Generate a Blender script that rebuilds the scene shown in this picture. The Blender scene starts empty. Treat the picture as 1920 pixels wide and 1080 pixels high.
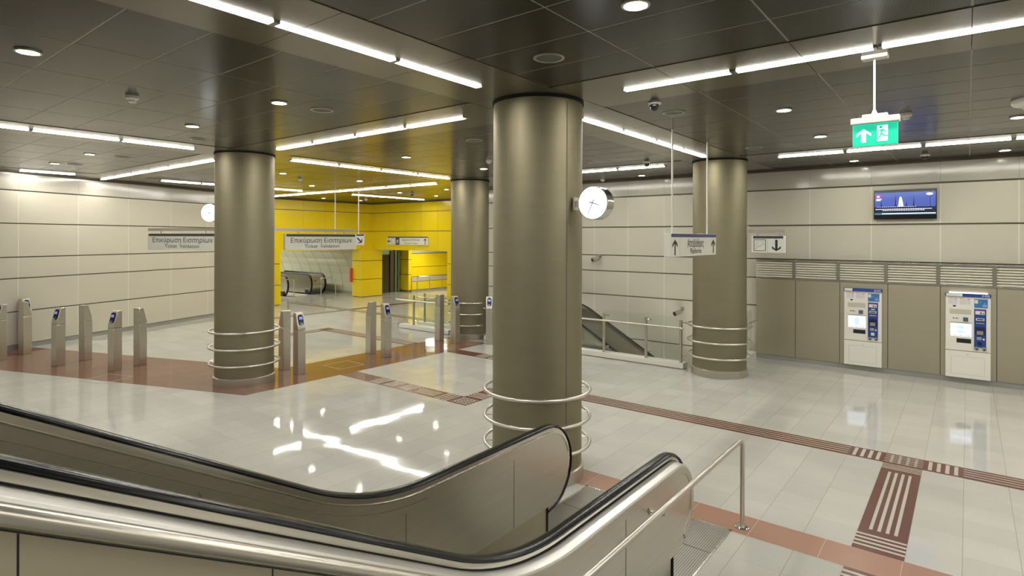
import bpy, bmesh, math, random
from mathutils import Vector, Matrix
from mathutils.geometry import delaunay_2d_cdt
random.seed(7)
# survey units -> metres (the survey took the camera height as 2.5; the light tubes say one unit is 1.18 m)
S = 1.18
H, CZ = 2.5, 3.93
PI = math.pi
scn = bpy.context.scene
COL = scn.collection

# ------------------------------------------------------------------ camera, world, lights, exposure
cam_data = bpy.data.cameras.new('camera')
cam = bpy.data.objects.new('camera', cam_data)
COL.objects.link(cam)
scn.camera = cam
FPX, HZ = 1087.97, 445.79
cam_data.sensor_width = 36.0
cam_data.lens = FPX / 1920 * 36.0
cam_data.shift_y = -(540 - HZ) / 1920
cam_data.clip_start = 0.05
cam_data.clip_end = 200
cam.matrix_world = (Matrix.Translation((0, 0, H * S)) @ Matrix.Rotation(math.radians(38.171), 4, 'Z')
                    @ Matrix.Rotation(PI / 2, 4, 'X') @ Matrix.Rotation(math.radians(0.1796), 4, 'Z'))

world = bpy.data.worlds.new('world')
scn.world = world
world.use_nodes = True
world.node_tree.nodes['Background'].inputs[0].default_value = (1.0, 0.95, 0.86, 1)
world.node_tree.nodes['Background'].inputs[1].default_value = 0.12

TUBE_POWER = 50.0        # radiance of the lit tubes
DOWN_POWER = 70.0
EXPOSURE = 0.42
scn.view_settings.view_transform = 'Standard'
scn.view_settings.look = 'None'
scn.view_settings.exposure = EXPOSURE
scn.view_settings.gamma = 1.0
scn.view_settings.use_curve_mapping = False
try:
    scn.cycles.use_denoising = True
    scn.cycles.caustics_reflective = False
    scn.cycles.caustics_refractive = False
    scn.cycles.sample_clamp_indirect = 6.0
    scn.cycles.blur_glossy = 0.5
    scn.cycles.max_bounces = 10
except Exception:
    pass


def lamp_or_fill(x, y, lx, ly, power, z=CZ - 0.06):
    """strip lights of the hall outside the frame, passage lamps, and the added stairwell fill"""
    d = bpy.data.lights.new('strip_lamp_or_fill', 'AREA')
    d.shape = 'RECTANGLE'
    d.size, d.size_y = lx * S, ly * S
    d.energy = power
    d.color = (1.0, 0.955, 0.87)
    o = bpy.data.objects.new('strip_lamp_or_fill', d)
    COL.objects.link(o)
    o.location = (x * S, y * S, z * S)
    return o


LP = 62.0
for (x, y, lx, ly) in ((2.62, 2.1, .12, 4.1), (2.62, 8.0, .12, 4.1), (-3.63, -3.6, .12, 4.1), (-9.88, -3.6, .12, 4.1), (2.62, -3.6, .12, 4.1),
                       (-.5, -.74, 4.1, .12), (-6.75, -.74, 4.1, .12), (-13, -.74, 4.1, .12), (5.8, 5.06, 4.1, .12), (5.8, 10.85, 4.1, .12)):
    lamp_or_fill(x, y, lx, ly, LP * (1.6 if y > 5 else 1.0))
# lamps of the low passages behind the yellow portal
lamp_or_fill(-25.5, 13.0, 6.0, .5, 290, 2.75)
lamp_or_fill(-18.2, 18.4, 2.5, .3, 90, 2.3)

# added fill below floor level, no known lamp there: brightens the stairwell wall
well_fill = lamp_or_fill(-6.2, 11.3, 4.4, .3, 90, -1.2)
well_fill.rotation_euler = (math.radians(125), 0, 0)

# ------------------------------------------------------------------ materials
MATS = {}


def mat(name, color, rough=0.5, metal=0.0, spec=0.5, emit=None, estr=1.0, noise=None, bump=None, trans=0.0, aniso=None, coat=0.0):
    if name in MATS:
        return MATS[name]
    m = bpy.data.materials.new(name)
    m.use_nodes = True
    nt = m.node_tree
    b = nt.nodes['Principled BSDF']
    c = (*color, 1)
    b.inputs['Base Color'].default_value = c
    b.inputs['Roughness'].default_value = rough
    b.inputs['Metallic'].default_value = metal
    b.inputs['Specular IOR Level'].default_value = spec
    b.inputs['Coat Weight'].default_value = coat
    if trans:
        b.inputs['Transmission Weight'].default_value = trans
    if emit:
        b.inputs['Emission Color'].default_value = (*emit, 1)
        b.inputs['Emission Strength'].default_value = estr
    tc = None
    if noise or bump:
        tc = nt.nodes.new('ShaderNodeTexCoord')
    if noise:  # (scale xyz, amount, detail)
        mp = nt.nodes.new('ShaderNodeMapping')
        mp.inputs['Scale'].default_value = noise[0]
        nt.links.new(tc.outputs['Object'], mp.inputs['Vector'])
        n = nt.nodes.new('ShaderNodeTexNoise')
        n.inputs['Scale'].default_value = 1.0
        n.inputs['Detail'].default_value = noise[2] if len(noise) > 2 else 3
        nt.links.new(mp.outputs['Vector'], n.inputs['Vector'])
        r = nt.nodes.new('ShaderNodeMapRange')
        r.inputs['From Min'].default_value = 0.25
        r.inputs['From Max'].default_value = 0.75
        r.inputs['To Min'].default_value = 1 - noise[1]
        r.inputs['To Max'].default_value = 1 + noise[1]
        nt.links.new(n.outputs['Fac'], r.inputs['Value'])
        mx = nt.nodes.new('ShaderNodeVectorMath')
        mx.operation = 'SCALE'
        mx.inputs[0].default_value = color
        nt.links.new(r.outputs['Result'], mx.inputs['Scale'])
        nt.links.new(mx.outputs['Vector'], b.inputs['Base Color'])
    if bump:  # (scale xyz, strength)
        mp2 = nt.nodes.new('ShaderNodeMapping')
        mp2.inputs['Scale'].default_value = bump[0]
        nt.links.new(tc.outputs['Object'], mp2.inputs['Vector'])
        n2 = nt.nodes.new('ShaderNodeTexNoise')
        n2.inputs['Scale'].default_value = 1.0
        n2.inputs['Detail'].default_value = 2
        nt.links.new(mp2.outputs['Vector'], n2.inputs['Vector'])
        bp = nt.nodes.new('ShaderNodeBump')
        bp.inputs['Strength'].default_value = bump[1]
        bp.inputs['Distance'].default_value = 0.01
        nt.links.new(n2.outputs['Fac'], bp.inputs['Height'])
        nt.links.new(bp.outputs['Normal'], b.inputs['Normal'])
    MATS[name] = m
    return m


def math_node(nt, op, a, b=None):
    n = nt.nodes.new('ShaderNodeMath')
    n.operation = op
    for i, v in enumerate((a, b)):
        if v is None:
            continue
        if isinstance(v, (int, float)):
            n.inputs[i].default_value = v
        else:
            nt.links.new(v, n.inputs[i])
    return n.outputs[0]


def joint_mask(nt, coord, pitch, offset, width):
    """1 within width/2 of a line at offset + k*pitch"""
    t = math_node(nt, 'DIVIDE', math_node(nt, 'SUBTRACT', coord, offset), pitch)
    fr = math_node(nt, 'SUBTRACT', t, math_node(nt, 'ROUND', t))
    return math_node(nt, 'LESS_THAN', math_node(nt, 'ABSOLUTE', fr), width / 2 / pitch)


def granite(name, color, speck, rough, joints=None, joint_col=(.36, .33, .26), dull=0.0):
    m = bpy.data.materials.new(name)
    m.use_nodes = True
    nt = m.node_tree
    b = nt.nodes['Principled BSDF']
    tc = nt.nodes.new('ShaderNodeTexCoord')
    sp = nt.nodes.new('ShaderNodeSeparateXYZ')
    nt.links.new(tc.outputs['Object'], sp.inputs[0])
    n1 = nt.nodes.new('ShaderNodeTexNoise')
    n1.inputs['Scale'].default_value = 160
    n1.inputs['Detail'].default_value = 4
    n1.inputs['Roughness'].default_value = 0.75
    n2 = nt.nodes.new('ShaderNodeTexNoise')
    n2.inputs['Scale'].default_value = 0.9
    n2.inputs['Detail'].default_value = 5
    mp = nt.nodes.new('ShaderNodeMapping')
    mp.inputs['Scale'].default_value = (0.6, 2.2, 1)
    nt.links.new(tc.outputs['Object'], mp.inputs[0])
    nt.links.new(tc.outputs['Object'], n1.inputs['Vector'])
    nt.links.new(mp.outputs[0], n2.inputs['Vector'])
    v = math_node(nt, 'ADD', math_node(nt, 'MULTIPLY', math_node(nt, 'SUBTRACT', n1.outputs['Fac'], .5), speck * 2),
                  math_node(nt, 'MULTIPLY', math_node(nt, 'SUBTRACT', n2.outputs['Fac'], .5), 0.22))
    v = math_node(nt, 'ADD', v, 1.0)
    # each tile a shade of its own
    if joints:
        px, ox, py, oy = joints
        fx = math_node(nt, 'FLOOR', math_node(nt, 'DIVIDE', math_node(nt, 'SUBTRACT', sp.outputs[0], ox * S), px * S))
        fy = math_node(nt, 'FLOOR', math_node(nt, 'DIVIDE', math_node(nt, 'SUBTRACT', sp.outputs[1], oy * S), py * S))
        cb = nt.nodes.new('ShaderNodeCombineXYZ')
        nt.links.new(fx, cb.inputs[0])
        nt.links.new(fy, cb.inputs[1])
        wn = nt.nodes.new('ShaderNodeTexWhiteNoise')
        nt.links.new(cb.outputs[0], wn.inputs['Vector'])
        v = math_node(nt, 'ADD', v, math_node(nt, 'MULTIPLY', math_node(nt, 'SUBTRACT', wn.outputs['Value'], .5), .09))
    sc = nt.nodes.new('ShaderNodeVectorMath')
    sc.operation = 'SCALE'
    sc.inputs[0].default_value = color
    nt.links.new(v, sc.inputs['Scale'])
    out = sc.outputs['Vector']
    b.inputs['Roughness'].default_value = rough
    b.inputs['Specular IOR Level'].default_value = 0.5
    n3 = nt.nodes.new('ShaderNodeTexNoise')      # the slabs are not laid quite level
    n3.inputs['Scale'].default_value = 1.3
    n3.inputs['Detail'].default_value = 1
    nt.links.new(tc.outputs['Object'], n3.inputs['Vector'])
    bp = nt.nodes.new('ShaderNodeBump')
    bp.inputs['Strength'].default_value = .42
    bp.inputs['Distance'].default_value = .012
    nt.links.new(n3.outputs['Fac'], bp.inputs['Height'])
    nt.links.new(bp.outputs['Normal'], b.inputs['Normal'])
    if joints:
        jm = math_node(nt, 'MAXIMUM', joint_mask(nt, sp.outputs[0], px * S, ox * S, .0055), math_node(nt, 'MULTIPLY', joint_mask(nt, sp.outputs[1], py * S, oy * S, .005), .45))
        mx = nt.nodes.new('ShaderNodeMix')
        mx.data_type = 'RGBA'
        nt.links.new(jm, mx.inputs['Factor'])
        nt.links.new(out, mx.inputs['A'])
        mx.inputs['B'].default_value = (*joint_col, 1)
        out = mx.outputs['Result']
    nt.links.new(out, b.inputs['Base Color'])
    return m


TX, TX0, TY, TY0 = .3555, -.74, .38, 5.415
M_FLOOR = granite('polished_grey_granite', (.52, .515, .462), .7, .05, (TX, TX0, TY, TY0))
M_RED = granite('polished_red_granite', (.20, .088, .056), .30, .08, (.3555 * 2, -10.25, .47, 5.5), (.36, .22, .16))
M_MAROON = granite('maroon_granite', (.125, .043, .028), .30, .25)
M_PINK = granite('pink_granite', (.38, .215, .15), .22, .2, (TX * 1.5, -.39 - TX * 3, 10, 0), (.55, .42, .33))
M_PLINTH = granite('grey_plinth_granite', (.30, .295, .27), .3, .3, (1.0, 0, 10, 5))
M_WHITEINLAY = mat('white_inlay', (.50, .47, .395), .3)
M_WALL = mat('beige_enamel_panel', (.56, .53, .43), .28, 0, .5, noise=((.5, .5, .8), .03))
M_WALLTOP = mat('beige_gloss_panel', (.46, .435, .36), .13, 0, .6)
M_JOINT = mat('brown_joint', (.17, .145, .105), .6)
M_SEAM = mat('cream_seam', (.70, .67, .55), .35)
M_VOID = mat('black_void', (.008, .008, .008), .9)
M_YEL = mat('yellow_enamel_panel', (.82, .62, .012), .25, 0, .5, noise=((.5, .5, .8), .02))
M_VAULT = mat('pale_green_grey_panel', (.50, .50, .36), .3)
M_STEEL = mat('brushed_steel', (.63, .60, .525), .32, 1.0, noise=((2, 2, 60), .05))
M_POST = mat('grey_divider_steel', (.25, .24, .2), .4, .5)
M_SLAT = mat('bright_louvre_steel', (.80, .77, .64), .3, .25)
M_STEELH = mat('brushed_steel_flat', (.60, .58, .53), .26, 1.0, noise=((60, 2, 2), .04))
M_BASE = mat('satin_base_steel', (.55, .52, .45), .38, .9)
M_CHROME = mat('polished_steel', (.72, .70, .65), .16, 1.0)
M_DECK = mat('bright_deck_steel', (.80, .79, .75), .40, 1.0)
M_RAIL = mat('satin_steel_tube', (.66, .63, .56), .3, 1.0)
M_CLAD = mat('brown_steel_cladding', (.56, .515, .395), .42, 1.0, noise=((1.5, 1.5, 12), .02))
M_COLUMN = mat('bronze_grey_steel', (.305, .275, .186), .6, 1.0, noise=((3, 3, 14), .035))
M_CEIL = mat('dark_ceiling_metal', (.018, .0172, .0135), .2, .75, .3, bump=((.8, .8, .8), .25))
M_BEAM = mat('ceiling_band_metal', (.165, .15, .118), .2, .8, .5)
M_TBAR = mat('ceiling_joint_metal', (.33, .31, .25), .45, .2)
M_TUBE = mat('lit_tube', (.9, .9, .9), .4, emit=(1.0, .955, .885), estr=TUBE_POWER)
M_CLIP = mat('grey_clip', (.35, .34, .30), .35, .8)
M_DOWN = mat('lit_downlight', (.9, .9, .85), .4, emit=(1.0, 1.0, .80), estr=DOWN_POWER)
M_DOWNRIM = mat('downlight_rim', (.45, .45, .36), .3, .6)
M_GRILLE = mat('speaker_grille', (.13, .125, .11), .5, .3)
M_WHITE = mat('white_plastic', (.74, .72, .66), .35)
M_OFFWHITE = mat('offwhite_paint', (.82, .80, .72), .35)
M_SIGN = mat('sign_white', (.78, .78, .70), .35)
M_SIGNBACK = mat('sign_housing', (.62, .61, .57), .35)
M_DARK = mat('dark_grey_strip', (.05, .06, .058), .35)
M_BLACK = mat('black_lettering', (.012, .012, .012), .45)
M_RUBBER = mat('black_rubber', (.008, .008, .009), .22, 0, .3)
M_NAVY = mat('navy_strip', (.045, .04, .17), .35)
M_BLUE = mat('blue_panel', (.02, .065, .30), .35)
M_MIDBLUE = mat('mid_blue_poster', (.05, .19, .46), .35)
M_LIGHTBLUE = mat('pale_blue_print', (.55, .68, .84), .4)
M_RED_P = mat('red_print', (.62, .05, .05), .4)
M_PINKP = mat('pink_print', (.70, .28, .30), .4)
M_GREYP = mat('grey_print', (.42, .42, .42), .4)
M_GREEN_E = mat('lit_green_sign', (.01, .35, .22), .35, emit=(.015, .50, .30), estr=.85)
M_WHITE_E = mat('lit_white_symbol', (.85, .9, .88), .4, emit=(.8, 1, .93), estr=1.0)
M_CLOCK = mat('lit_clock_face', (.3, .3, .3), .3, emit=(.93, .97, 1.0), estr=1.25)
M_CLOCKNUM = mat('clock_numeral', (.45, .47, .52), .5, emit=(.48, .51, .58), estr=1.0)
M_CLOCKHAND = mat('clock_hand', (.02, .025, .06), .5)
M_SCREEN = mat('lit_ticket_screen', (.05, .05, .05), .2, emit=(.74, .79, .95), estr=1.0)
M_SCREENW = mat('lit_screen_bar', (.5, .5, .5), .2, emit=(1.0, 1.0, 1.0), estr=1.5)
M_SCREENB = mat('lit_screen_blue', (.03, .04, .05), .2, emit=(.5, .68, .88), estr=1.0)
M_TVBODY = mat('tv_black', (.008, .009, .012), .12)
M_TVSKY = mat('tv_sky', (.02, .03, .1), .12, emit=(.05, .085, .33), estr=1.0)
M_TVDARK = mat('tv_ground', (.01, .01, .02), .12, emit=(.008, .01, .03), estr=1.0)
M_TVWHITE = mat('tv_white', (.5, .5, .5), .12, emit=(.9, .93, 1), estr=1.0)
M_TVYEL = mat('tv_rocket', (.5, .5, .4), .12, emit=(.95, .92, .62), estr=1.0)
M_TVRED = mat('tv_red', (.5, .02, .02), .12, emit=(.8, .05, .06), estr=1.0)
M_TVTEAL = mat('tv_teal', (.02, .1, .12), .12, emit=(.03, .12, .17), estr=1.0)
M_VSCREEN = mat('validator_screen', (.1, .1, .3), .15, emit=(.13, .17, .55), estr=.8)
M_REFLBLUE = mat('reader_blue', (.03, .11, .30), .2)
M_GLASSDARK = mat('dark_lift_glass', (.035, .035, .022), .08, 0, .7)
M_GREENMET = mat('green_grey_steel', (.20, .28, .19), .35, .6)
M_REDBOX = mat('red_paint', (.62, .07, .03), .4)
M_DOME = mat('smoked_dome', (.02, .02, .022), .08, 0, .7)
M_HOUSE = mat('camera_housing', (.42, .39, .32), .35, .5)


def clear_glass():
    m = bpy.data.materials.new('clear_glass')
    m.use_nodes = True
    nt = m.node_tree
    nt.nodes.remove(nt.nodes['Principled BSDF'])
    o = nt.nodes['Material Output']
    tr = nt.nodes.new('ShaderNodeBsdfTransparent')
    tr.inputs[0].default_value = (.95, .975, .95, 1)
    gl = nt.nodes.new('ShaderNodeBsdfGlossy')
    gl.inputs['Roughness'].default_value = .02
    lw_ = nt.nodes.new('ShaderNodeLayerWeight')
    fac = math_node(nt, 'ADD', math_node(nt, 'MULTIPLY', math_node(nt, 'POWER', lw_.outputs['Facing'], 5.0), .6), .03)
    mx = nt.nodes.new('ShaderNodeMixShader')
    nt.links.new(fac, mx.inputs[0])
    nt.links.new(tr.outputs[0], mx.inputs[1])
    nt.links.new(gl.outputs[0], mx.inputs[2])
    nt.links.new(mx.outputs[0], o.inputs['Surface'])
    return m


M_GLASS = clear_glass()


def perforated(name, base, rough, pitch):
    """ceiling metal with fine rows of holes"""
    m = mat(name, base, rough, .75, .5)
    nt = m.node_tree
    b = nt.nodes['Principled BSDF']
    tc = nt.nodes.new('ShaderNodeTexCoord')
    sp = nt.nodes.new('ShaderNodeSeparateXYZ')
    nt.links.new(tc.outputs['Object'], sp.inputs[0])
    mk = math_node(nt, 'MULTIPLY', joint_mask(nt, sp.outputs[0], pitch, 0, pitch * .55), joint_mask(nt, sp.outputs[1], pitch, 0, pitch * .55))
    mx = nt.nodes.new('ShaderNodeMix')
    mx.data_type = 'RGBA'
    nt.links.new(mk, mx.inputs['Factor'])
    mx.inputs['A'].default_value = (*base, 1)
    mx.inputs['B'].default_value = (.004, .004, .004, 1)
    nt.links.new(mx.outputs['Result'], b.inputs['Base Color'])
    return m


M_PERF = perforated('perforated_ceiling_metal', (.05, .05, .042), .24, .02)


def grating():
    """ribbed escalator landing plate: fine dark grooves both ways"""
    m = mat('ribbed_landing_plate', (.42, .41, .37), .4, .7)
    nt = m.node_tree
    b = nt.nodes['Principled BSDF']
    tc = nt.nodes.new('ShaderNodeTexCoord')
    sp = nt.nodes.new('ShaderNodeSeparateXYZ')
    nt.links.new(tc.outputs['Object'], sp.inputs[0])
    a = joint_mask(nt, sp.outputs[0], .022, 0, .009)
    c = joint_mask(nt, sp.outputs[1], .022, 0, .009)
    mk = math_node(nt, 'MAXIMUM', a, c)
    n = nt.nodes.new('ShaderNodeTexNoise')
    n.inputs['Scale'].default_value = 5
    nt.links.new(tc.outputs['Object'], n.inputs['Vector'])
    mx = nt.nodes.new('ShaderNodeMix')
    mx.data_type = 'RGBA'
    nt.links.new(mk, mx.inputs['Factor'])
    mx.inputs['A'].default_value = (.42, .41, .36, 1)
    mx.inputs['B'].default_value = (.17, .165, .14, 1)
    nt.links.new(mx.outputs['Result'], b.inputs['Base Color'])
    r = nt.nodes.new('ShaderNodeMapRange')
    r.inputs['To Min'].default_value = .25
    r.inputs['To Max'].default_value = .6
    nt.links.new(n.outputs['Fac'], r.inputs['Value'])
    nt.links.new(r.outputs['Result'], b.inputs['Roughness'])
    return m


M_GRATE = grating()


# ------------------------------------------------------------------ mesh helpers (all coordinates in survey units)
class MB:
    def __init__(self):
        self.v, self.f, self.m = [], [], []

    def face(self, pts, m=0):
        i = len(self.v)
        self.v += [tuple(p) for p in pts]
        self.f.append(tuple(range(i, i + len(pts))))
        self.m.append(m)
        return self

    def box(self, x0, y0, z0, x1, y1, z1, m=0):
        i = len(self.v)
        self.v += [(x, y, z) for z in (z0, z1) for x, y in ((x0, y0), (x1, y0), (x1, y1), (x0, y1))]
        for q in ((3, 2, 1, 0), (4, 5, 6, 7), (0, 1, 5, 4), (1, 2, 6, 5), (2, 3, 7, 6), (3, 0, 4, 7)):
            self.f.append(tuple(i + k for k in q))
            self.m.append(m)
        return self

    def fbox(self, o, ax, ay, az, m=0):
        """box from corner o along three edge vectors"""
        o, ax, ay, az = (Vector(t) for t in (o, ax, ay, az))
        i = len(self.v)
        self.v += [tuple(o + q) for q in (Vector((0, 0, 0)), ax, ax + ay, ay, az, ax + az, ax + ay + az, ay + az)]
        for q in ((3, 2, 1, 0), (4, 5, 6, 7), (0, 1, 5, 4), (1, 2, 6, 5), (2, 3, 7, 6), (3, 0, 4, 7)):
            self.f.append(tuple(i + k for k in q))
            self.m.append(m)
        return self

    def prism(self, pts, vec, m=0):
        vec = Vector(vec)
        n = len(pts)
        i = len(self.v)
        self.v += [tuple(p) for p in pts] + [tuple(Vector(p) + vec) for p in pts]
        self.f.append(tuple(range(i, i + n)))
        self.f.append(tuple(range(i + 2 * n - 1, i + n - 1, -1)))
        self.m += [m, m]
        for k in range(n):
            a, b = i + k, i + (k + 1) % n
            self.f.append((a, b, b + n, a + n))
            self.m.append(m)
        return self

    def tube(self, pts, r, n=12, m=0, closed=False):
        pts = [Vector(p) for p in pts]
        N = len(pts)
        i = len(self.v)
        up = None
        for k, p in enumerate(pts):
            a = pts[(k - 1) % N] if (closed or k > 0) else p
            b = pts[(k + 1) % N] if (closed or k < N - 1) else p
            t = (b - a).normalized()
            if up is None:
                up = Vector((0, 0, 1)) if abs(t.z) < .9 else Vector((1, 0, 0))
            s = t.cross(up)
            if s.length < 1e-6:
                s = t.orthogonal()
            s.normalize()
            up = s.cross(t).normalized()
            for j in range(n):
                w = 2 * PI * j / n
                self.v.append(tuple(p + s * (r * math.cos(w)) + up * (r * math.sin(w))))
        for k in range(N if closed else N - 1):
            k2 = (k + 1) % N
            for j in range(n):
                j2 = (j + 1) % n
                self.f.append((i + k * n + j, i + k * n + j2, i + k2 * n + j2, i + k2 * n + j))
                self.m.append(m)
        if not closed:
            self.f.append(tuple(i + j for j in range(n - 1, -1, -1)))
            self.f.append(tuple(i + (N - 1) * n + j for j in range(n)))
            self.m += [m, m]
        return self

    def cyl(self, a, b, r, n=16, m=0):
        return self.tube([a, b], r, n, m)

    def lathe(self, prof, c=(0, 0, 0), n=32, m=0):
        """profile (r, z) revolved about the vertical through c"""
        i = len(self.v)
        for (r, z) in prof:
            for j in range(n):
                w = 2 * PI * j / n
                self.v.append((c[0] + r * math.cos(w), c[1] + r * math.sin(w), c[2] + z))
        for k in range(len(prof) - 1):
            for j in range(n):
                j2 = (j + 1) % n
                self.f.append((i + k * n + j, i + k * n + j2, i + (k + 1) * n + j2, i + (k + 1) * n + j))
                self.m.append(m)
        if prof[0][0] > 1e-6:
            self.f.append(tuple(i + j for j in range(n - 1, -1, -1)))
            self.m.append(m)
        if prof[-1][0] > 1e-6:
            self.f.append(tuple(i + (len(prof) - 1) * n + j for j in range(n)))
            self.m.append(m)
        return self

    def sweep(self, path, prof, m=0, closed=True):
        """path: list of (y, z, ny, nz) in a plane of constant x; prof: closed list of (x, n)"""
        i = len(self.v)
        P = len(prof)
        for (y, z, ny, nz) in path:
            for (x, d) in prof:
                self.v.append((x, y + ny * d, z + nz * d))
        for k in range(len(path) - 1):
            for j in range(P if closed else P - 1):
                j2 = (j + 1) % P
                self.f.append((i + k * P + j, i + k * P + j2, i + (k + 1) * P + j2, i + (k + 1) * P + j))
                self.m.append(m)
        if closed:
            self.f.append(tuple(i + j for j in range(P - 1, -1, -1)))
            self.f.append(tuple(i + (len(path) - 1) * P + j for j in range(P)))
            self.m += [m, m]
        return self

    def build(self, name, mats, parent=None, bevel=0.0, smooth=40, normals=True):
        me = bpy.data.meshes.new(name)
        me.from_pydata([(a * S, b * S, c * S) for a, b, c in self.v], [], self.f)
        if not isinstance(mats, (list, tuple)):
            mats = [mats]
        for q in mats:
            me.materials.append(q)
        for p, mi in zip(me.polygons, self.m):
            p.material_index = mi
        if normals:
            bm = bmesh.new()
            bm.from_mesh(me)
            bmesh.ops.recalc_face_normals(bm, faces=bm.faces)
            bm.to_mesh(me)
            bm.free()
        if smooth:
            for p in me.polygons:
                p.use_smooth = True
            me.set_sharp_from_angle(angle=math.radians(smooth))
        me.update()
        o = bpy.data.objects.new(name, me)
        COL.objects.link(o)
        if parent:
            o.parent = parent
        if bevel:
            bv = o.modifiers.new('edge', 'BEVEL')
            bv.width = bevel * S
            bv.segments = 2
            bv.limit_method = 'ANGLE'
            bv.angle_limit = math.radians(50)
        return o


def tag(o, label=None, cat=None, group=None, kind=None):
    if label:
        o['label'] = label
    if cat:
        o['category'] = cat
    if group:
        o['group'] = group
    if kind:
        o['kind'] = kind
    return o


def thing(name, label, cat, loc=(0, 0, 0), rz=0.0, group=None):
    o = bpy.data.objects.new(name, None)
    o.empty_display_size = .1
    COL.objects.link(o)
    o.location = Vector(loc) * S
    o.rotation_euler = (0, 0, rz)
    return tag(o, label, cat, group)


def struct(name, mb, mats, parent=None, bevel=0.0):
    o = mb.build(name, mats, parent, bevel)
    if not parent:
        o['kind'] = 'structure'
    return o


def dup(root, loc, rz, label, group=None):
    r = root.copy()
    COL.objects.link(r)
    r.location = Vector(loc) * S
    r.rotation_euler = (0, 0, rz)
    r['label'] = label
    if group:
        r['group'] = group
    for ch in list(root.children):
        c = ch.copy()
        COL.objects.link(c)
        c.parent = r
        for g in ch.children:
            d = g.copy()
            COL.objects.link(d)
            d.parent = c
    return r


def lettering(name, body, size, origin, xdir, parent, m, align='CENTER', width=None, zdir=(0, 0, 1), depth=.0015, bold=0.0):
    """text as a mesh: baseline start/centre at origin, running along xdir, standing along zdir"""
    cu = bpy.data.curves.new('text', 'FONT')
    cu.body = body
    cu.size = 1.0
    cu.align_x = align
    cu.fill_mode = 'NONE'
    cu.offset = bold
    cu.resolution_u = 5
    ob = bpy.data.objects.new('text', cu)
    COL.objects.link(ob)
    dg = bpy.context.evaluated_depsgraph_get()
    src = bpy.data.meshes.new_from_object(ob.evaluated_get(dg))
    bpy.data.objects.remove(ob)
    bpy.data.curves.remove(cu)
    # outlines of the glyphs, in drawing order
    nxt = {}
    for ed in src.edges:
        i, j = ed.vertices
        nxt.setdefault(i, []).append(j)
        nxt.setdefault(j, []).append(i)
    loops, seen = [], set()
    for i in range(len(src.vertices)):
        if i in seen or i not in nxt:
            continue
        lp, cur = [i], i
        seen.add(i)
        while True:
            c = [k for k in nxt[cur] if k not in seen]
            if not c:
                break
            cur = min(c)
            seen.add(cur)
            lp.append(cur)
        if len(lp) > 2:
            loops.append([src.vertices[k].co.to_2d() for k in lp])
    bpy.data.meshes.remove(src)

    xs = [p.x for lp in loops for p in lp]
    sx = width / max(1e-6, max(xs) - min(xs)) if width else size
    xd, zd, o = Vector(xdir).normalized(), Vector(zdir).normalized(), Vector(origin)
    nd = xd.cross(zd)
    # fill by winding number, so that overlapping strokes of a letter stay filled
    co, eds = [], []
    for lp in loops:
        b0, n = len(co), len(lp)
        co += [Vector((p.x, p.y)) for p in lp]
        eds += [(b0 + k, b0 + (k + 1) % n) for k in range(n)]
    cv, ce, cf, _a, _b, _c = delaunay_2d_cdt(co, eds, [], 0, 1e-5)
    boxes = [(min(p.x for p in lp), max(p.x for p in lp), min(p.y for p in lp), max(p.y for p in lp)) for lp in loops]

    def winding(x, y):
        w = 0
        for lp, (bx0, bx1, by0, by1) in zip(loops, boxes):
            if not (bx0 <= x <= bx1 and by0 <= y <= by1):
                continue
            for k in range(len(lp)):
                u, v = lp[k - 1], lp[k]
                if (u.y > y) != (v.y > y) and x < (v.x - u.x) * (y - u.y) / (v.y - u.y) + u.x:
                    w += 1 if v.y > u.y else -1
        return w
    vs = [tuple((o + xd * (p.x * sx) + zd * (p.y * size) + nd * depth) * S) for p in cv]
    fs = []
    for t in cf:
        u, v, w = (cv[k] for k in t)
        if winding((u.x + v.x + w.x) / 3, (u.y + v.y + w.y) / 3):
            ccw = (v.x - u.x) * (w.y - u.y) - (w.x - u.x) * (v.y - u.y) > 0
            fs.append(tuple(t) if ccw else (t[0], t[2], t[1]))
    me = bpy.data.meshes.new(name)
    me.from_pydata(vs, [], fs)
    me.update()
    me.materials.append(m)
    ob = bpy.data.objects.new(name, me)
    COL.objects.link(ob)
    ob.parent = parent
    return ob


class Face:
    """a frame on a flat face: u runs right, w runs up, n out of the face; origin o"""
    def __init__(self, o, u, w=(0, 0, 1)):
        self.o, self.u, self.w = Vector(o), Vector(u).normalized(), Vector(w).normalized()
        self.n = self.u.cross(self.w)

    def p(self, a, b, c=0):
        return self.o + self.u * a + self.w * b + self.n * c

    def plate(self, mb, a0, b0, a1, b1, c0=0.0, c1=.004, m=0):
        return mb.fbox(self.p(a0, b0, c0), self.u * (a1 - a0), self.w * (b1 - b0), self.n * (c1 - c0), m)

    def shape(self, mb, pts, c0=0.0, c1=.002, m=0):
        return mb.prism([self.p(a, b, c0) for a, b in pts], self.n * (c1 - c0), m)


def arrow(cx, cy, h, ang, w=.62, sw=.17, head=.42):
    """outline of a road-sign arrow of height h pointing up, turned by ang"""
    pts = [(-sw / 2, -.5), (sw / 2, -.5), (sw / 2, .5 - head * .55), (w / 2, .5 - head - .08), (w / 2, .5 - head + .13), (0, .5),
           (-w / 2, .5 - head + .13), (-w / 2, .5 - head - .08), (-sw / 2, .5 - head * .55)]
    c, s = math.cos(ang), math.sin(ang)
    return [(cx + h * (c * x - s * y), cy + h * (s * x + c * y)) for x, y in pts]


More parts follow.
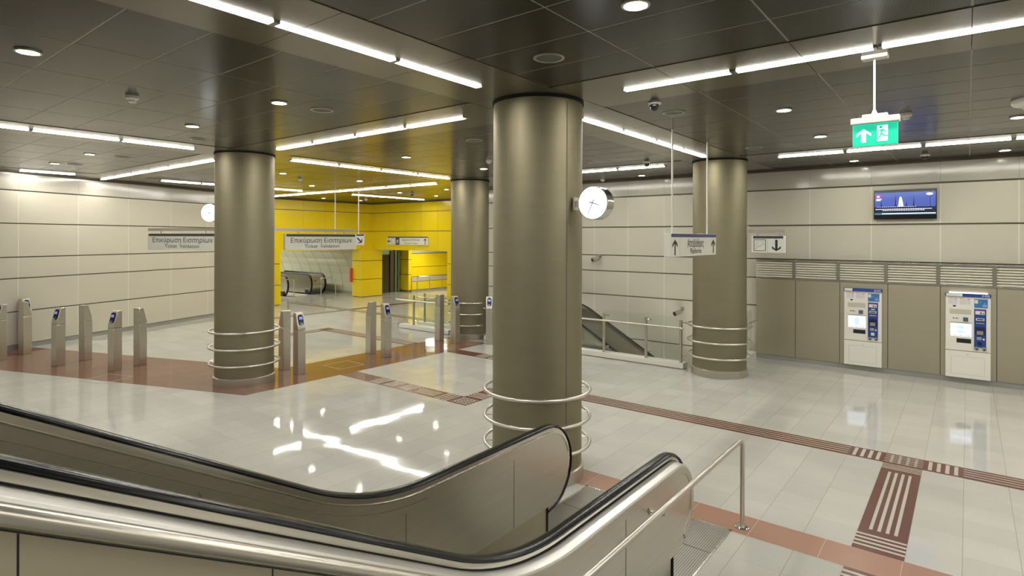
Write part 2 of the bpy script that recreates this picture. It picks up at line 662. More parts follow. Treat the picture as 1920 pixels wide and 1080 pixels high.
# ------------------------------------------------------------------ floor
HX0, HX1, HY0, HY1 = -8.4, -3.62, 10.93, 12.9       # the stairwell opening
fb = MB()
for (x0, y0, x1, y1) in ((-34, -9, 9, HY0), (-34, HY0, HX0, 21.5), (HX0, HY1, HX1, 13.2), (HX1, HY0, 9, 13.2)):
    fb.box(x0, y0, -.15, x1, y1, 0)
struct('floor', fb, M_FLOOR)
wb = MB()
wb.box(HX0 - .05, HY0 - .03, -3.0, HX1 + .05, HY1, -2.95)
wb.box(HX1, HY0 - .03, -3, HX1 + .05, HY1, -.15)
wb.box(HX0 - .05, HY0 - .06, -3, HX1, HY0 - .03, -.15)
struct('floor_stairwell', wb, M_VAULT)

# red granite band at the ticket gates: along the row of posts and then square to the left wall
rb = MB()
e = .0015
rb.prism([(-10.25, 5.99, 0), (-8.96, 5.4, 0), (-8.96, 10.45, 0), (-10.25, 10.45, 0)], (0, 0, e))
bd = Vector((-.936, -.353, 0))
a0, a1 = Vector((-9.01, 4.57, 0)), Vector((-12.83, 5.01, 0))
rb.prism([a0, a0 + bd * 9.0, a1 + bd * 4.6, Vector((-10.25, 5.99, 0)), Vector((-8.96, 5.4, 0)), Vector((-8.96, 4.6, 0))], (0, 0, e))
tag(struct('trim_floor_band', rb, M_RED))
pb = MB()
pb.box(-3.3, 5.06, 0, 9, 5.415, e)
struct('trim_floor_pink', pb, M_PINK)

# tactile guidance strips: maroon stone with white inlaid bars
tb = MB()


def tact(x0, y0, x1, y1, m=0):
    tb.box(x0, y0, 0, x1, y1, .003, m)


def bars(x0, y0, x1, y1, along, n=4, margin=.0, w=.022):
    """n white bars in a maroon tile, running along x or y"""
    for k in range(n):
        t = (k + .85) / (n + .7)
        if along == 'x':
            c = y0 + (y1 - y0) * t
            tb.box(x0 + margin, c - w / 2, .003, x1 - margin, c + w / 2, .0045, 1)
        else:
            c = x0 + (x1 - x0) * t
            tb.box(c - w / 2, y0 + margin, .003, c + w / 2, y1 - margin, .0045, 1)


def cross(x0, y0, x1, y1):
    bars(x0, y0, x1, y1, 'x', 5, .0, .014)
    bars(x0, y0, x1, y1, 'y', 4, .03, .026)


Ya, Yb = 7.69, 8.04
XA, XB = -.74, -.385
tact(-6.22, Ya, 9, Yb)
bars(-5.85, Ya, -1.1, Yb, 'x', 4, 0, .018)
bars(-1.1, Ya, XA, Yb, 'y', 4, .03, .034)
cross(XA, Ya, XB, Yb)
bars(XB, Ya, -.03, Yb, 'y', 4, .03, .034)
bars(-.03, Ya, 9, Yb, 'x', 4, 0, .018)
tact(XA, 5.42, XB, Ya)
bars(XA, Ya - .22, XB, Ya, 'x', 4, .0, .018)
bars(XA + .035, 5.83, XB - .035, 7.4, 'y', 4, 0, .026)
bars(XA, 5.44, XB, 5.77, 'x', 4, .0, .03)
tact(XA, 3.8, XB, 5.055)
bars(XA, 4.72, XB, 5.05, 'x', 4, .0, .03)
# strip by the front column up to the gates
tact(-8.96, 6.36, -5.87, 6.71)
for x in (-8.2, -7.84, -7.48):
    bars(x, 6.36, x + .32, 6.71, 'y', 4, .02, .03)
bars(-7.1, 6.4, -6.6, 6.67, 'x', 4, .02, .022)
bars(-6.58, 6.36, -6.24, 6.71, 'y', 4, .0, .03)
cross(-6.22, 6.36, -5.87, 6.71)
tact(-6.22, 6.71, -5.87, Ya)
bars(-6.22, 6.73, -5.87, 7.05, 'x', 4, 0, .03)
bars(-6.22, 7.1, -5.87, 7.69, 'y', 4, 0, .022)
cross(-6.22, Ya, -5.87, Yb)
# second strip, passing the far gates
tact(-8.96, 9.1, -6.2, 9.45)
for x in (-8.2, -7.84, -7.48):
    bars(x, 9.1, x + .32, 9.45, 'y', 4, .02, .03)
bars(-7.1, 9.1, -6.2, 9.45, 'x', 4, 0, .02)
tact(-6.22, Yb, -5.87, 9.45)
# strips beyond the gates
tact(-13.85, 9.1, -10.25, 9.45)
bars(-13.5, 9.1, -10.3, 9.45, 'x', 4, 0, .03)
tact(-13.85, 6.2, -13.5, 9.1)
bars(-13.85, 6.2, -13.5, 9.1, 'y', 4, 0, .03)
tact(-20.4, 12.1, -12.6, 12.4)
bars(-20.4, 12.1, -12.6, 12.4, 'x', 3, 0, .03)
tact(-16.95, 8.9, -16.65, 12.1)
bars(-16.95, 8.9, -16.65, 12.1, 'y', 3, 0, .03)
tact(-16.95, 12.4, -16.65, 17.0)
tag(tb.build('trim_tactile_strips', [M_MAROON, M_WHITEINLAY]), kind='structure')

# white outlines of floor boxes in the red band
ob_ = MB()
for (cx, cy, ang) in ((-9.6, 6.9, 0), (-11.9, 3.62, .36)):
    c, s = math.cos(ang), math.sin(ang)
    q = [(cx + c * a - s * b, cy + s * a + c * b) for a, b in ((-.28, -.28), (.28, -.28), (.28, .28), (-.28, .28))]
    for k in range(4):
        p1, p2 = Vector((*q[k], e)), Vector((*q[(k + 1) % 4], e))
        d = (p2 - p1).normalized()
        nn = Vector((-d.y, d.x, 0)) * .012
        ob_.fbox(p1, p2 - p1, nn, (0, 0, .001))
struct('trim_floor_hatches', ob_, M_WHITEINLAY)

# ------------------------------------------------------------------ walls
WROWS = [(-1.3, .04), (.065, 1.07), (1.095, 1.665), (1.69, 2.06), (2.085, 2.755), (2.785, 3.495)]
LROWS = [(.11, .82), (.845, 1.555), (1.58, 2.025), (2.05, 2.77), (2.795, 3.50)]


def panel_wall(name, p0, d, length, rows, pitch, off, mp, ztop=3.885, zbase=.1, plinth=True, seam=M_SEAM, zbot=0.0):
    """panels on a dark backing; the wall faces to the right of d... n = d turned by -90 degrees"""
    d = Vector((d[0], d[1], 0)).normalized()
    n = Vector((d.y, -d.x, 0))
    p0 = Vector((p0[0], p0[1], 0))
    up = Vector((0, 0, 1))
    w = MB()
    w.fbox(p0 - n * .12 + up * (rows[0][0] if zbot else 0), d * length, n * .09, up * (ztop + .3 - (rows[0][0] if zbot else 0)), 1)
    for (z0, z1) in rows:
        w.fbox(p0 - n * .03 + up * z0, d * length, n * .03, up * (z1 - z0), 0)
    w.fbox(p0 - n * .03 + up * 3.525, d * length, n * .045, up * (ztop - 3.525), 3)
    k = off
    while k < length:
        for (z0, z1) in rows:
            w.fbox(p0 + d * (k - .01) + up * z0, d * .02, n * .0025, up * (z1 - z0), 2)
        w.fbox(p0 + d * (k - .002) + n * .015 + up * 3.525, d * .004, n * .001, up * (ztop - 3.525), 1)
        k += pitch
    if plinth:
        w.fbox(p0 - n * .03, d * length, n * .01, up * zbase, 4)
    o = w.build(name, [mp, M_JOINT, seam, M_WALLTOP if mp is M_WALL else mp, M_PLINTH])
    o['kind'] = 'structure'
    return o


# long wall on the right (ticket machines) and its stretch behind the stairwell: one plane, y = 12.9, facing -y
panel_wall('wall_right', (-3.55, 12.9), (1, 0), 12.6, WROWS, 1.06, 1.04, M_WALL)
panel_wall('wall_back', (-11.6, 12.9), (1, 0), 8.05, WROWS, .935, .39, M_WALL, plinth=False, zbot=1)
# long wall on the left, turned 21 degrees
LD = Vector((-math.sin(math.radians(21)), math.cos(math.radians(21)), 0))
LP0 = Vector((-16.6, 3.5, 0)) - LD * 13.3
panel_wall('wall_left', LP0, LD, 13.3 + 7.95, LROWS, 1.32, 13.3 - .17 - 1.32 * 9, M_WALL)
# closing walls behind the camera
panel_wall('wall_front', (9.0, -8.8), (-1, 0), 20.9, LROWS, 1.3, .5, M_WALL)
panel_wall('wall_side', (9.0, 12.9), (0, -1), 21.7, LROWS, 1.3, .5, M_WALL)

# yellow portal: two bands meeting in a corner, over two openings
yw = MB()
BZ = 1.985
for (z0, z1) in ((BZ, 2.74), (2.765, 3.505), (3.53, 3.885)):
    yw.box(-20.1, 10.75, z0, -19.9, 15.72, z1)
    yw.box(-20.1, 15.72, z0, -11.5, 15.92, z1)
yw.box(-20.12, 10.75, BZ + .02, -19.92, 15.74, CZ + .25, 1)
yw.box(-20.1, 15.74, BZ + .02, -11.5, 15.94, CZ + .25, 1)
for k in range(1, 9):
    yw.box(-20.0 + .93 * k + .3, 15.718, BZ, -19.996 + .93 * k + .3, 15.72, 3.885, 1)
    if k < 5:
        yw.box(-19.902, 11.5 + .95 * k, BZ, -19.899, 11.504 + .95 * k, 3.885, 1)
struct('wall_portal', yw, [M_YEL, M_JOINT])
jm = MB()
for (z0, z1) in ((0.02, .72), (.745, 1.5), (1.525, BZ)):
    jm.box(-20.5, 10.75, z0, -19.9, 11.54, z1)
    jm.box(-20.48, 15.12, z0, -19.87, 16.22, z1 if z1 < BZ else 2.4)
    jm.box(-15.47, 15.72, z0, -11.5, 16.2, z1)
jm.box(-20.48, 10.75, 0, -19.93, 11.51, BZ, 1)
jm.box(-20.46, 15.15, 0, -19.9, 16.2, BZ, 1)
jm.box(-11.6, 12.9, 0, -11.48, 16.2, CZ + .2, 0)
jm.box(-15.45, 15.74, 0, -11.5, 16.15, BZ, 1)
struct('wall_portal_piers', jm, [M_YEL, M_JOINT])

# vault behind the left opening: half barrel along x
vb = MB()
VC, VR = 12.95, 2.85
ribs = 24
xs_ = [-20.5 - .78 * k for k in range(15)]
for i in range(len(xs_) - 1):
    for j in range(ribs):
        t0, t1 = PI * j / ribs, PI * (j + 1) / ribs
        pts = []
        for (t, x) in ((t0, xs_[i]), (t1, xs_[i]), (t1, xs_[i + 1] + .02), (t0, xs_[i + 1] + .02)):
            pts.append((x, VC + VR * math.cos(t), .12 + VR * math.sin(t) * .98))
        vb.face(pts, 0)
for j in range(ribs):
    t0, t1 = PI * j / ribs, PI * (j + 1) / ribs
    vb.face([(x, VC + (VR + .02) * math.cos(t), .12 + (VR + .02) * math.sin(t) * .98) for (t, x) in ((t0, -20.5), (t1, -20.5), (t1, -31.5), (t0, -31.5))], 1)
for i in range(14):   # one level seam
    for sgn in (1, -1):
        vb.box(xs_[i + 1], VC + sgn * 2.60 - .006, 1.28, xs_[i], VC + sgn * 2.60 + .006, 1.3, 2)
vb.box(-31.6, VC - 3, 0, -31.5, VC + 3, 3.2, 0)
vb.box(-31.5, VC - VR - .1, 0, -20.5, VC - VR + .01, .12, 3)
vb.box(-31.5, VC + VR - .01, 0, -20.5, VC + VR + .1, .12, 3)
o = vb.build('wall_vault', [M_VAULT, M_JOINT, M_SEAM, M_PLINTH], normals=False)
o['kind'] = 'structure'

# lift bay and leaning yellow wall behind the right opening
lw = MB()
lw.box(-20.9, 16.2, 0, -20.75, 18.0, 2.6, 1)
lw.box(-20.9, 16.1, 2.35, -15.3, 21.6, 2.5, 2)
lw.box(-15.3, 16.2, 0, -15.2, 21.6, 2.5, 0)
lw.box(-20.9, 21.4, 0, -15.2, 21.5, 2.5, 0)
for (z0, z1) in ((.08, .78), (.805, 1.47), (1.495, 2.35)):
    lw.box(-20.75, 17.95, z0, -20.13, 18.15, z1, 0)
lw.box(-20.73, 17.97, 0, -20.16, 18.15, 2.35, 1)


def lean(z):  # the wall leans back as it rises
    return -20.13 - .05 * max(0, z - .7) ** 2


for (z0, z1, mi) in ((.08, .44, 0), (.46, .68, 3), (.70, 1.12, 0), (1.14, 1.74, 0), (1.77, 2.35, 3)):
    lw.prism([(lean(z0), 18.12, z0), (lean(z1), 18.12, z1), (lean(z1) - .1, 18.12, z1), (lean(z0) - .1, 18.12, z0)], (0, 3.3, 0), mi)
lw.box(-20.4, 18.2, 0, -20.25, 21.4, 2.3, 1)
lw.box(-20.35, 18.12, 0, -20.10, 21.4, .07, 4)
struct('wall_lift_lobby', lw, [M_YEL, M_JOINT, M_VAULT, M_VAULT, M_PLINTH])

# ------------------------------------------------------------------ ceiling: panels between light bands, over a black void
XB_ = [-22.45, -16.2, -9.88, -3.63, 2.62, 8.87]
YB_ = [-6.54, -.74, 5.06, 10.85, 16.6]
HB = .515
cedge = LP0 + Vector((LD.y, -LD.x, 0)) * .42         # the ceiling stops short of the left wall
cut_p, cut_n = cedge * S, Vector((-LD.y, LD.x, 0))


def clipx(y):
    """left end of the ceiling at this y"""
    return -19.62 if y > 11.2 else -40


def ylim(x):
    return 15.5 if x < -11.8 else 12.66


def clip_left(o):
    bm = bmesh.new()
    bm.from_mesh(o.data)
    bmesh.ops.bisect_plane(bm, geom=bm.verts[:] + bm.edges[:] + bm.faces[:], plane_co=cut_p, plane_no=cut_n, clear_outer=True)
    bm.to_mesh(o.data)
    bm.free()


slab = MB()
slab.box(-34, -9, CZ + .28, 9.2, 22, CZ + .35)
struct('ceiling_slab', slab, M_VOID)
cp, pp, tbm = MB(), MB(), MB()
G = .007


def put_panel(mb, x0, y0, x1, y1, z0, z1):
    """clip a panel rectangle against the room and add it"""
    ymid = (y0 + y1) / 2
    x0 = max(x0, clipx(ymid))
    y1 = min(y1, ylim((x0 + x1) / 2))
    if x1 - x0 > .03 and y1 - y0 > .03:
        mb.box(x0, y0, z0, x1, y1, z1)


for i in range(len(XB_) - 1):
    for j in range(len(YB_) - 1):
        bx0, bx1 = XB_[i] + HB, XB_[i + 1] - HB
        by0, by1 = YB_[j] + HB, YB_[j + 1] - HB
        nx, ny = 5, 9
        px, py = (bx1 - bx0) / nx, (by1 - by0) / ny
        perf = (i == 3 and j == 1) or (i == 3 and j == 2)
        for a in range(nx):
            for b in range(ny):
                tgt = pp if (perf and (j == 1 or (a == 0))) else cp
                put_panel(tgt, bx0 + a * px + G, by0 + b * py + G, bx0 + (a + 1) * px - G, by0 + (b + 1) * py - G, CZ, CZ + .03)
        put_panel(tbm, bx0, by0, bx1, by1, CZ + .0015, CZ + .03)
for o in (cp.build('ceiling', M_CEIL), pp.build('ceiling_perforated', M_PERF), tbm.build('ceiling_joints', M_TBAR)):
    o['kind'] = 'structure'
    clip_left(o)
bm_ = MB()
for x in XB_[:-1]:
    for j in range(len(YB_) - 1):
        y0, y1 = YB_[j] - HB, YB_[j + 1] - HB
        for k in range(5):
            a = y0 + (y1 - y0) * k / 5
            put_panel(bm_, x - HB + .004, a + .002, x + HB - .004, a + (y1 - y0) / 5 - .002, CZ - .006, CZ + .03)
for y in YB_[:-1]:
    for i in range(len(XB_) - 1):
        x0, x1 = XB_[i] + HB, XB_[i + 1] - HB
        for k in range(5):
            a = x0 + (x1 - x0) * k / 5
            put_panel(bm_, a + .002, y - HB + .004, a + (x1 - x0) / 5 - .002, y + HB - .004, CZ - .006, CZ + .03)
o = bm_.build('ceiling_bands', M_BEAM)
o['kind'] = 'structure'
clip_left(o)

# ------------------------------------------------------------------ strip lights
ORD = ['first', 'second', 'third', 'fourth', 'fifth', 'sixth', 'seventh', 'eighth', 'ninth']
proto_tube = None


def tube_proto(L):
    r = thing('strip_light', 'x', 'ceiling light')
    t = MB()
    t.prism([(-L / 2, -.038, 0), (-L / 2, .038, 0), (-L / 2, .034, -.009), (-L / 2, -.034, -.009)], (L, 0, 0))
    t.build('diffuser', M_TUBE, r)
    for s in (-1, 1):
        c = MB()
        c.box(s * (L / 2 + .013) - .012, -.04, -.012, s * (L / 2 + .013) + .012, .04, 0)
        c.build('end_clip', M_CLIP, r)
    return r


def run_lights(axis, fixed, a0, a1, n, text, start, group, skip=()):
    """n tubes end to end between a0 and a1; text tells the strip, start tells where counting begins (the a0 end)"""
    global proto_tube
    L = (a1 - a0) / n
    for k in range(n):
        if k in skip:
            continue
        c = a0 + (a1 - a0) * (k + .5) / n
        loc = (fixed, c, CZ - .006) if axis == 'y' else (c, fixed, CZ - .006)
        rz = PI / 2 if axis == 'y' else 0
        lab = '%s lit tube%s %s' % (ORD[k], ' counted ' + start if n > 1 else '', text)
        key = round(abs(L), 2)
        if key not in PROTO:
            r = PROTO[key] = tube_proto(abs(L) - .05)
            r.location = Vector(loc) * S
            r.rotation_euler = (0, 0, rz)
            tag(r, lab, None, group)
        else:
            dup(PROTO[key], loc, rz, lab, group)


PROTO = {}
run_lights('y', -3.63, 4.12, -.02, 4, 'in the ceiling strip at top centre', 'from the nearest column', 'tubes of the strip before the nearest column', skip=(3,))
run_lights('y', -3.63, 5.92, 10.06, 4, 'in the strip toward the right rear column', 'from the nearest column', 'tubes between the nearest and right rear columns')
run_lights('x', 5.06, -2.62, 1.56, 4, 'in the bright strip at upper right', 'from the nearest column', 'tubes of the strip passing the exit sign')
run_lights('x', 5.06, -4.67, -8.83, 4, 'in the strip toward the left column', 'from the nearest column', 'tubes between the nearest and left columns')
run_lights('x', 5.06, -10.95, -17.0, 6, 'in the strip reaching the left wall', 'from the left column', 'tubes between the left column and the left wall')
run_lights('y', -9.88, 4.22, .02, 4, 'in the strip at the left edge', 'from the left column', 'tubes of the strip before the left column', skip=(3,))
run_lights('y', -9.88, 5.9, 10.1, 4, 'in the yellow-tinted strip', 'from the left column to the far column', 'tubes between the left and far columns')
run_lights('y', -16.2, 3.27, 4.3, 1, 'standing alone beside the top of the left wall', '', 'tubes along the left wall')
run_lights('y', -16.2, 6.08, 10.1, 4, 'in the strip behind the left column', 'from its left end', 'tubes along the strip behind the left column')
run_lights('y', -16.2, 11.9, 15.2, 3, 'in the short strip beside the yellow wall', 'from its left', 'tubes next to the yellow wall')
run_lights('x', 10.85, -2.63, 1.55, 4, 'in the strip above the television', 'from its left end', 'tubes above the television')
run_lights('x', 10.85, -4.68, -8.84, 4, 'in the strip behind the nearest column', 'from its right end', 'tubes between the right rear and far columns')
run_lights('x', 10.85, -11.03, -19.27, 8, 'in the long strip before the yellow wall', 'from the far column', 'tubes of the long strip before the yellow wall')
for r in PROTO.values():
    r['category'] = 'ceiling light'
for o in list(COL.objects):
    if o.name.startswith('strip_light'):
        o['category'] = 'ceiling light'

# ------------------------------------------------------------------ small ceiling fittings
dl = thing('downlight', 'x', 'downlight')
q = MB()
q.lathe([(.088, 0), (.088, -.012), (.072, -.014), (.07, -.004)], n=28)
q.build('trim_ring', M_DOWNRIM, dl)
q = MB()
q.lathe([(.0, -.007), (.07, -.007), (.07, 0.0)], n=28)
q.build('lamp_disc', M_DOWN, dl)
DL = [(-5.71, 1.21, 'lit downlight at the far left top of the dark ceiling'),
      (-5.75, 3.31, 'lit downlight before the left column, above its right side'),
      (-7.86, 3.33, 'lit downlight above and left of the left column'),
      (-11.97, 3.38, 'lit downlight over the left wall, the nearer to the left column'),
      (-14.05, 3.39, 'lit downlight over the left wall, the farther from the left column'),
      (-1.6, 3.25, 'largest lit downlight, in the perforated ceiling at the top edge'),
      (-1.61, 6.92, 'lit downlight in the ceiling left of the green exit sign'),
      (-1.62, 9.0, 'lit downlight just below left of the exit sign rod, second in its row'),
      (-1.64, 12.19, 'lit downlight nearest the wall above the left ticket machine'),
      (.46, 8.97, 'lit downlight at the right edge under the flared ceiling mast'),
      (.46, 12.17, 'lit downlight above the wall right of the television'),
      (-7.84, 6.93, 'lit downlight between the left and far columns, above the yellow strip'),
      (-7.88, 9.07, 'lit downlight just right of the far column'),
      (-5.84, 12.2, 'lit downlight above right of the nearest clock'),
      (-12.05, 7.03, 'lit downlight touching the right edge of the left column'),
      (-14.28, 9.2, 'lit downlight in the yellow-tinted ceiling beside a smoke detector'),
      (-12.1, 9.15, 'lit downlight between the two hanging sign rods'),
      (-18.5, 12.4, 'lit downlight over the yellow wall left of both sign rods'),
      (-18.5, 14.05, 'lit downlight over the yellow wall beside the right sign rod'),
      (-14.22, 12.3, 'lit downlight left of the dome camera over the yellow wall'),
      (-14.31, 14.0, 'lit downlight right of the dome camera over the yellow wall'),
      (-12.14, 12.3, 'lit downlight close to the left edge of the far column')]
for k, (x, y, lab) in enumerate(DL):
    if k == 0:
        dl.location = Vector((x, y, CZ)) * S
        tag(dl, lab, 'downlight', 'round downlights')
    else:
        dup(dl, (x, y, CZ), 0, lab, 'round downlights')

sk = thing('ceiling_speaker', 'x', 'speaker')
q = MB()
q.lathe([(.125, 0), (.125, -.006), (.105, -.008), (.103, -.002)], n=36)
q.build('rim', M_DOWNRIM, sk)
q = MB()
q.lathe([(0, -.003), (.104, -.003), (.104, 0)], n=36)
q.build('grille', M_GRILLE, sk)
SK = [(-2.62, 3.8, 'large round ceiling speaker above the nearest column'),
      (-5.72, 3.81, 'round ceiling speaker right of the downlight by the left column'),
      (-8.86, 3.85, 'round ceiling speaker just left of the left column'),
      (-11.91, 3.87, 'dark round ceiling speaker right of the downlights over the left wall'),
      (-13.88, 3.68, 'small dark ceiling speaker closest to the left wall'),
      (-2.64, 6.33, 'round ceiling speaker behind the left rod of the Platforms sign'),
      (-2.66, 9.54, 'round ceiling speaker just right of the right rear column'),
      (-5.72, 6.37, 'round ceiling speaker between the far and nearest columns'),
      (-8.87, 6.41, 'round ceiling speaker in the yellow-tinted ceiling'),
      (-5.71, 9.5, 'round ceiling speaker half hidden by the nearest column')]
for k, (x, y, lab) in enumerate(SK):
    if k == 0:
        sk.location = Vector((x, y, CZ)) * S
        tag(sk, lab, 'speaker', 'round ceiling speakers')
    else:
        dup(sk, (x, y, CZ), 0, lab, 'round ceiling speakers')

dc = thing('ceiling_camera', 'x', 'camera')
q = MB()
q.lathe([(.072, 0), (.072, -.012), (.06, -.02), (.046, -.022)], n=28)
q.build('mounting_ring', M_WHITE, dc)
q = MB()
q.lathe([(.046, -.02), (.046, -.045), (.038, -.068), (.022, -.082), (0, -.087)], n=28)
q.build('dome', M_DOME, dc)
DC = [(-2.61, 5.75, 'dome camera on the ceiling right of the nearest column'), (-4.75, 10.14, 'small dome camera behind the left rod of the Platforms sign'),
      (-.58, 12.1, 'dome camera on the ceiling above the television'), (-14.2, 12.8, 'small dome camera over the yellow wall')]
for k, (x, y, lab) in enumerate(DC):
    if k == 0:
        dc.location = Vector((x, y, CZ)) * S
        tag(dc, lab, 'camera', 'dome cameras')
    else:
        dup(dc, (x, y, CZ), 0, lab, 'dome cameras')

sd = thing('smoke_detector', 'x', 'smoke detector')
q = MB()
q.lathe([(.058, 0), (.06, -.03), (.05, -.038)], n=24)
q.build('base', M_WHITE, sd)
q = MB()
q.lathe([(.034, -.038), (.036, -.062), (.03, -.068)], n=24)
q.build('sensor_head', M_OFFWHITE, sd)
SD = [(-6.69, 2.25, 'white smoke detector in the dark ceiling at upper left'), (-.56, 7.97, 'white smoke detector right of the exit sign'),
      (-6.94, 8.13, 'smoke detector between the far and nearest columns'), (-6.96, 12.4, 'smoke detector above the clock of the nearest column'),
      (-12.86, 7.96, 'smoke detector in the yellow-tinted ceiling'), (-17.6, 13.6, 'smoke detector close to the yellow corner')]
for k, (x, y, lab) in enumerate(SD):
    if k == 0:
        sd.location = Vector((x, y, CZ)) * S
        tag(sd, lab, 'smoke detector', 'smoke detectors')
    else:
        dup(sd, (x, y, CZ), 0, lab, 'smoke detectors')

q = MB()
q.lathe([(.235, 0), (.235, -.03), (.225, -.045), (.19, -.052), (.155, -.066), (.128, -.095), (.118, -.14), (.10, -.155), (0, -.16)], n=40)
o = q.build('ceiling_mast', M_OFFWHITE)
o.location = Vector((.58, 7.97, CZ)) * S
tag(o, 'flared off-white ceiling fitting cut by the right edge', 'ceiling fitting')

# ------------------------------------------------------------------ columns
RC = .475


def column(x, y, label, seam=None, arc=(0, 2 * PI)):
    r = thing('column', label, 'column', (x, y, 0), 0, 'round steel columns')
    r['kind'] = 'thing'
    b = MB()
    b.lathe([(RC, .02), (RC, CZ - .012)], n=96)
    b.build('shaft', M_COLUMN, r)
    b = MB()
    b.lathe([(RC + .012, CZ - .026), (RC + .014, CZ - .008)], n=96)
    b.build('top_collar', M_VOID, r)
    b = MB()
    b.lathe([(RC + .02, 0), (RC + .02, .125), (RC + .008, .135), (RC, .135)], n=96)
    b.build('base_band', M_BASE, r)
    if seam is not None:
        b = MB()
        c, s = math.cos(seam), math.sin(seam)
        b.fbox((RC * c - s * -.006, RC * s + c * -.006, .14), (-s * .012, c * .012, 0), (c * .002, s * .002, 0), (0, 0, CZ - .2))
        b.build('panel_seam', M_JOINT, r)
    for z in (.90, .625, .35):
        ring = MB()
        full = arc[1] - arc[0] > 6.2
        n = 96
        R = RC + .085
        pts = [(R * math.cos(arc[0] + (arc[1] - arc[0]) * k / n), R * math.sin(arc[0] + (arc[1] - arc[0]) * k / n), z) for k in range(n if full else n + 1)]
        if not full:
            for kk, ins in ((0, True), (-1, False)):
                a = arc[0] if ins else arc[1]
                pt = ((RC - .01) * math.cos(a), (RC - .01) * math.sin(a), z)
                pts.insert(0, pt) if ins else pts.append(pt)
        ring.tube(pts, .018, 12, 0, full)
        g = ring.build('guard_ring', M_RAIL, r)
        for k in range(4):
            a = arc[0] + (arc[1] - arc[0]) * (k + .5) / 4
            br = MB()
            c, s = math.cos(a), math.sin(a)
            br.cyl((RC * c, RC * s, z), (R * c, R * s, z), .006, 8)
            br.build('bracket', M_RAIL, g)
    return r


view = math.atan2(-5.06, 3.63)
column(-3.63, 5.06, 'nearest and largest round column, just behind the foreground escalator', math.radians(-16))
column(-9.88, 5.06, 'round column at left with three guard rings, between the ticket posts')
column(-3.63, 10.85, 'round column before the ticket machines, at the corner of the glass parapet')
column(-9.88, 10.85, 'farthest round column, beside the yellow portal', None, (math.radians(-200), math.radians(-15)))


# ------------------------------------------------------------------ clocks
def clock(label, cx, cy, cz, nx, ny, bx, by):
    """drum clock; (nx, ny) faces the viewer, (bx, by) is the foot of its bracket"""
    n = Vector((nx, ny, 0)).normalized()
    u = Vector((-n.y, n.x, 0))
    r = thing('wall_clock', label, 'clock', (cx, cy, cz), 0, 'round station clocks')
    R = .165
    d = MB()
    N = 48
    ring = [(R * math.cos(2 * PI * k / N), R * math.sin(2 * PI * k / N)) for k in range(N)]
    d.prism([u * a + Vector((0, 0, b)) + n * .0 for a, b in ring], -n * .13)
    d.build('drum', M_CHROME, r)
    f = Face(n * .001, u)
    q = MB()
    f.shape(q, [(a * .955, b * .955) for a, b in ring], 0, .004)
    fc = q.build('face', M_CLOCK, r)
    for k in range(1, 13):
        w = PI / 2 - 2 * PI * k / 12
        lettering('numeral', str(k), .046, f.p(.128 * math.cos(w), .128 * math.sin(w) - .016, .0045), u, fc, M_CLOCKNUM)

    def hand(nm, ang, L, w):
        c, s = math.cos(ang), math.sin(ang)
        q = MB()
        f.shape(q, [(-c * .035 - s * w, -s * .035 + c * w), (-c * .035 + s * w, -s * .035 - c * w), (c * L + s * w * .6, s * L - c * w * .6), (c * L - s * w * .6, s * L + c * w * .6)], .006, .008)
        q.build(nm, M_CLOCKHAND, r)
    hand('hour_hand', PI / 2 - 2 * PI * (3 + 34 / 60) / 12, .085, .0045)
    hand('minute_hand', PI / 2 - 2 * PI * 34 / 60, .125, .0035)
    b = Vector((bx - cx, by - cy, 0))
    dd = b.normalized()
    q = MB()
    q.fbox(dd * (R - .01) - n * .08 + Vector((0, 0, -.03)), b - dd * (R - .01), n * .04, (0, 0, .06))
    q.fbox(b - n * .10 + Vector((0, 0, -.065)) - dd * .012, dd * .02, n * .08, (0, 0, .13))
    q.build('bracket', M_STEEL, r)


clock('lit round clock on the nearest column', -2.9, 4.97, 2.845, 0, -1, -3.135, 4.97)
clock('lit round clock half hidden by the left column', -10.46, 4.72, 2.92, .5, -.866, -10.318, 4.832)


# ------------------------------------------------------------------ hanging signs
def hang_sign(name, label, o, u, L, z0, z1, strip, rods=(), zrod=CZ, bar=None, thick=.05, group=None):
    """board with its lower left front corner at o, running along u; front faces u x z"""
    u = Vector((u[0], u[1], 0)).normalized()
    r = thing(name, label, 'sign', (o[0], o[1], 0), 0, group)
    f = Face((0, 0, z0), u)
    h = z1 - z0
    q = MB()
    f.plate(q, 0, 0, L, h, -thick, 0)
    q.build('board', M_SIGN, r, .004)
    q = MB()
    f.plate(q, .03, h - .05, L - .03 if strip is M_DARK else L, h - .004, -.002, .003)
    q.build('header_strip', strip, r)
    for a in rods:
        q = MB()
        q.cyl(f.p(a, h, -thick / 2), f.p(a, zrod - z0, -thick / 2), .012, 12)
        q.build('hanging_rod', M_WHITE, r)
    if bar:
        (a0, a1, b0, b1) = bar
        q = MB()
        f.plate(q, a0, b0 - z0, a1, b1 - z0, -thick * .9, -thick * .1)
        q.build('support_bar', M_STEELH, r)
        for a in (L * .18, L * .82):
            q = MB()
            q.cyl(f.p(a, h - .002, -thick / 2), f.p(a, b0 - z0 + .01, -thick / 2), .008, 8)
            q.build('hanger', M_STEELH, r)
    return r, f, h


TV1, TV2 = 'Επικύρωση Εισιτηρίων', 'Ticket  Validation'


def ticket_sign(label, o, u, L, bar):
    r, f, h = hang_sign('hanging_sign', label, o, u, L, 2.26, 2.56, M_DARK, (), CZ, bar, .05, 'ticket validation signs')
    un = f.u
    lettering('lettering', TV1, .125, f.p(L / 2, .135, .001), un, r, M_BLACK, width=L * .855, bold=.008)
    lettering('lettering', TV2, .09, f.p(L / 2, .038, .001), un, r, M_BLACK, width=L * .49)


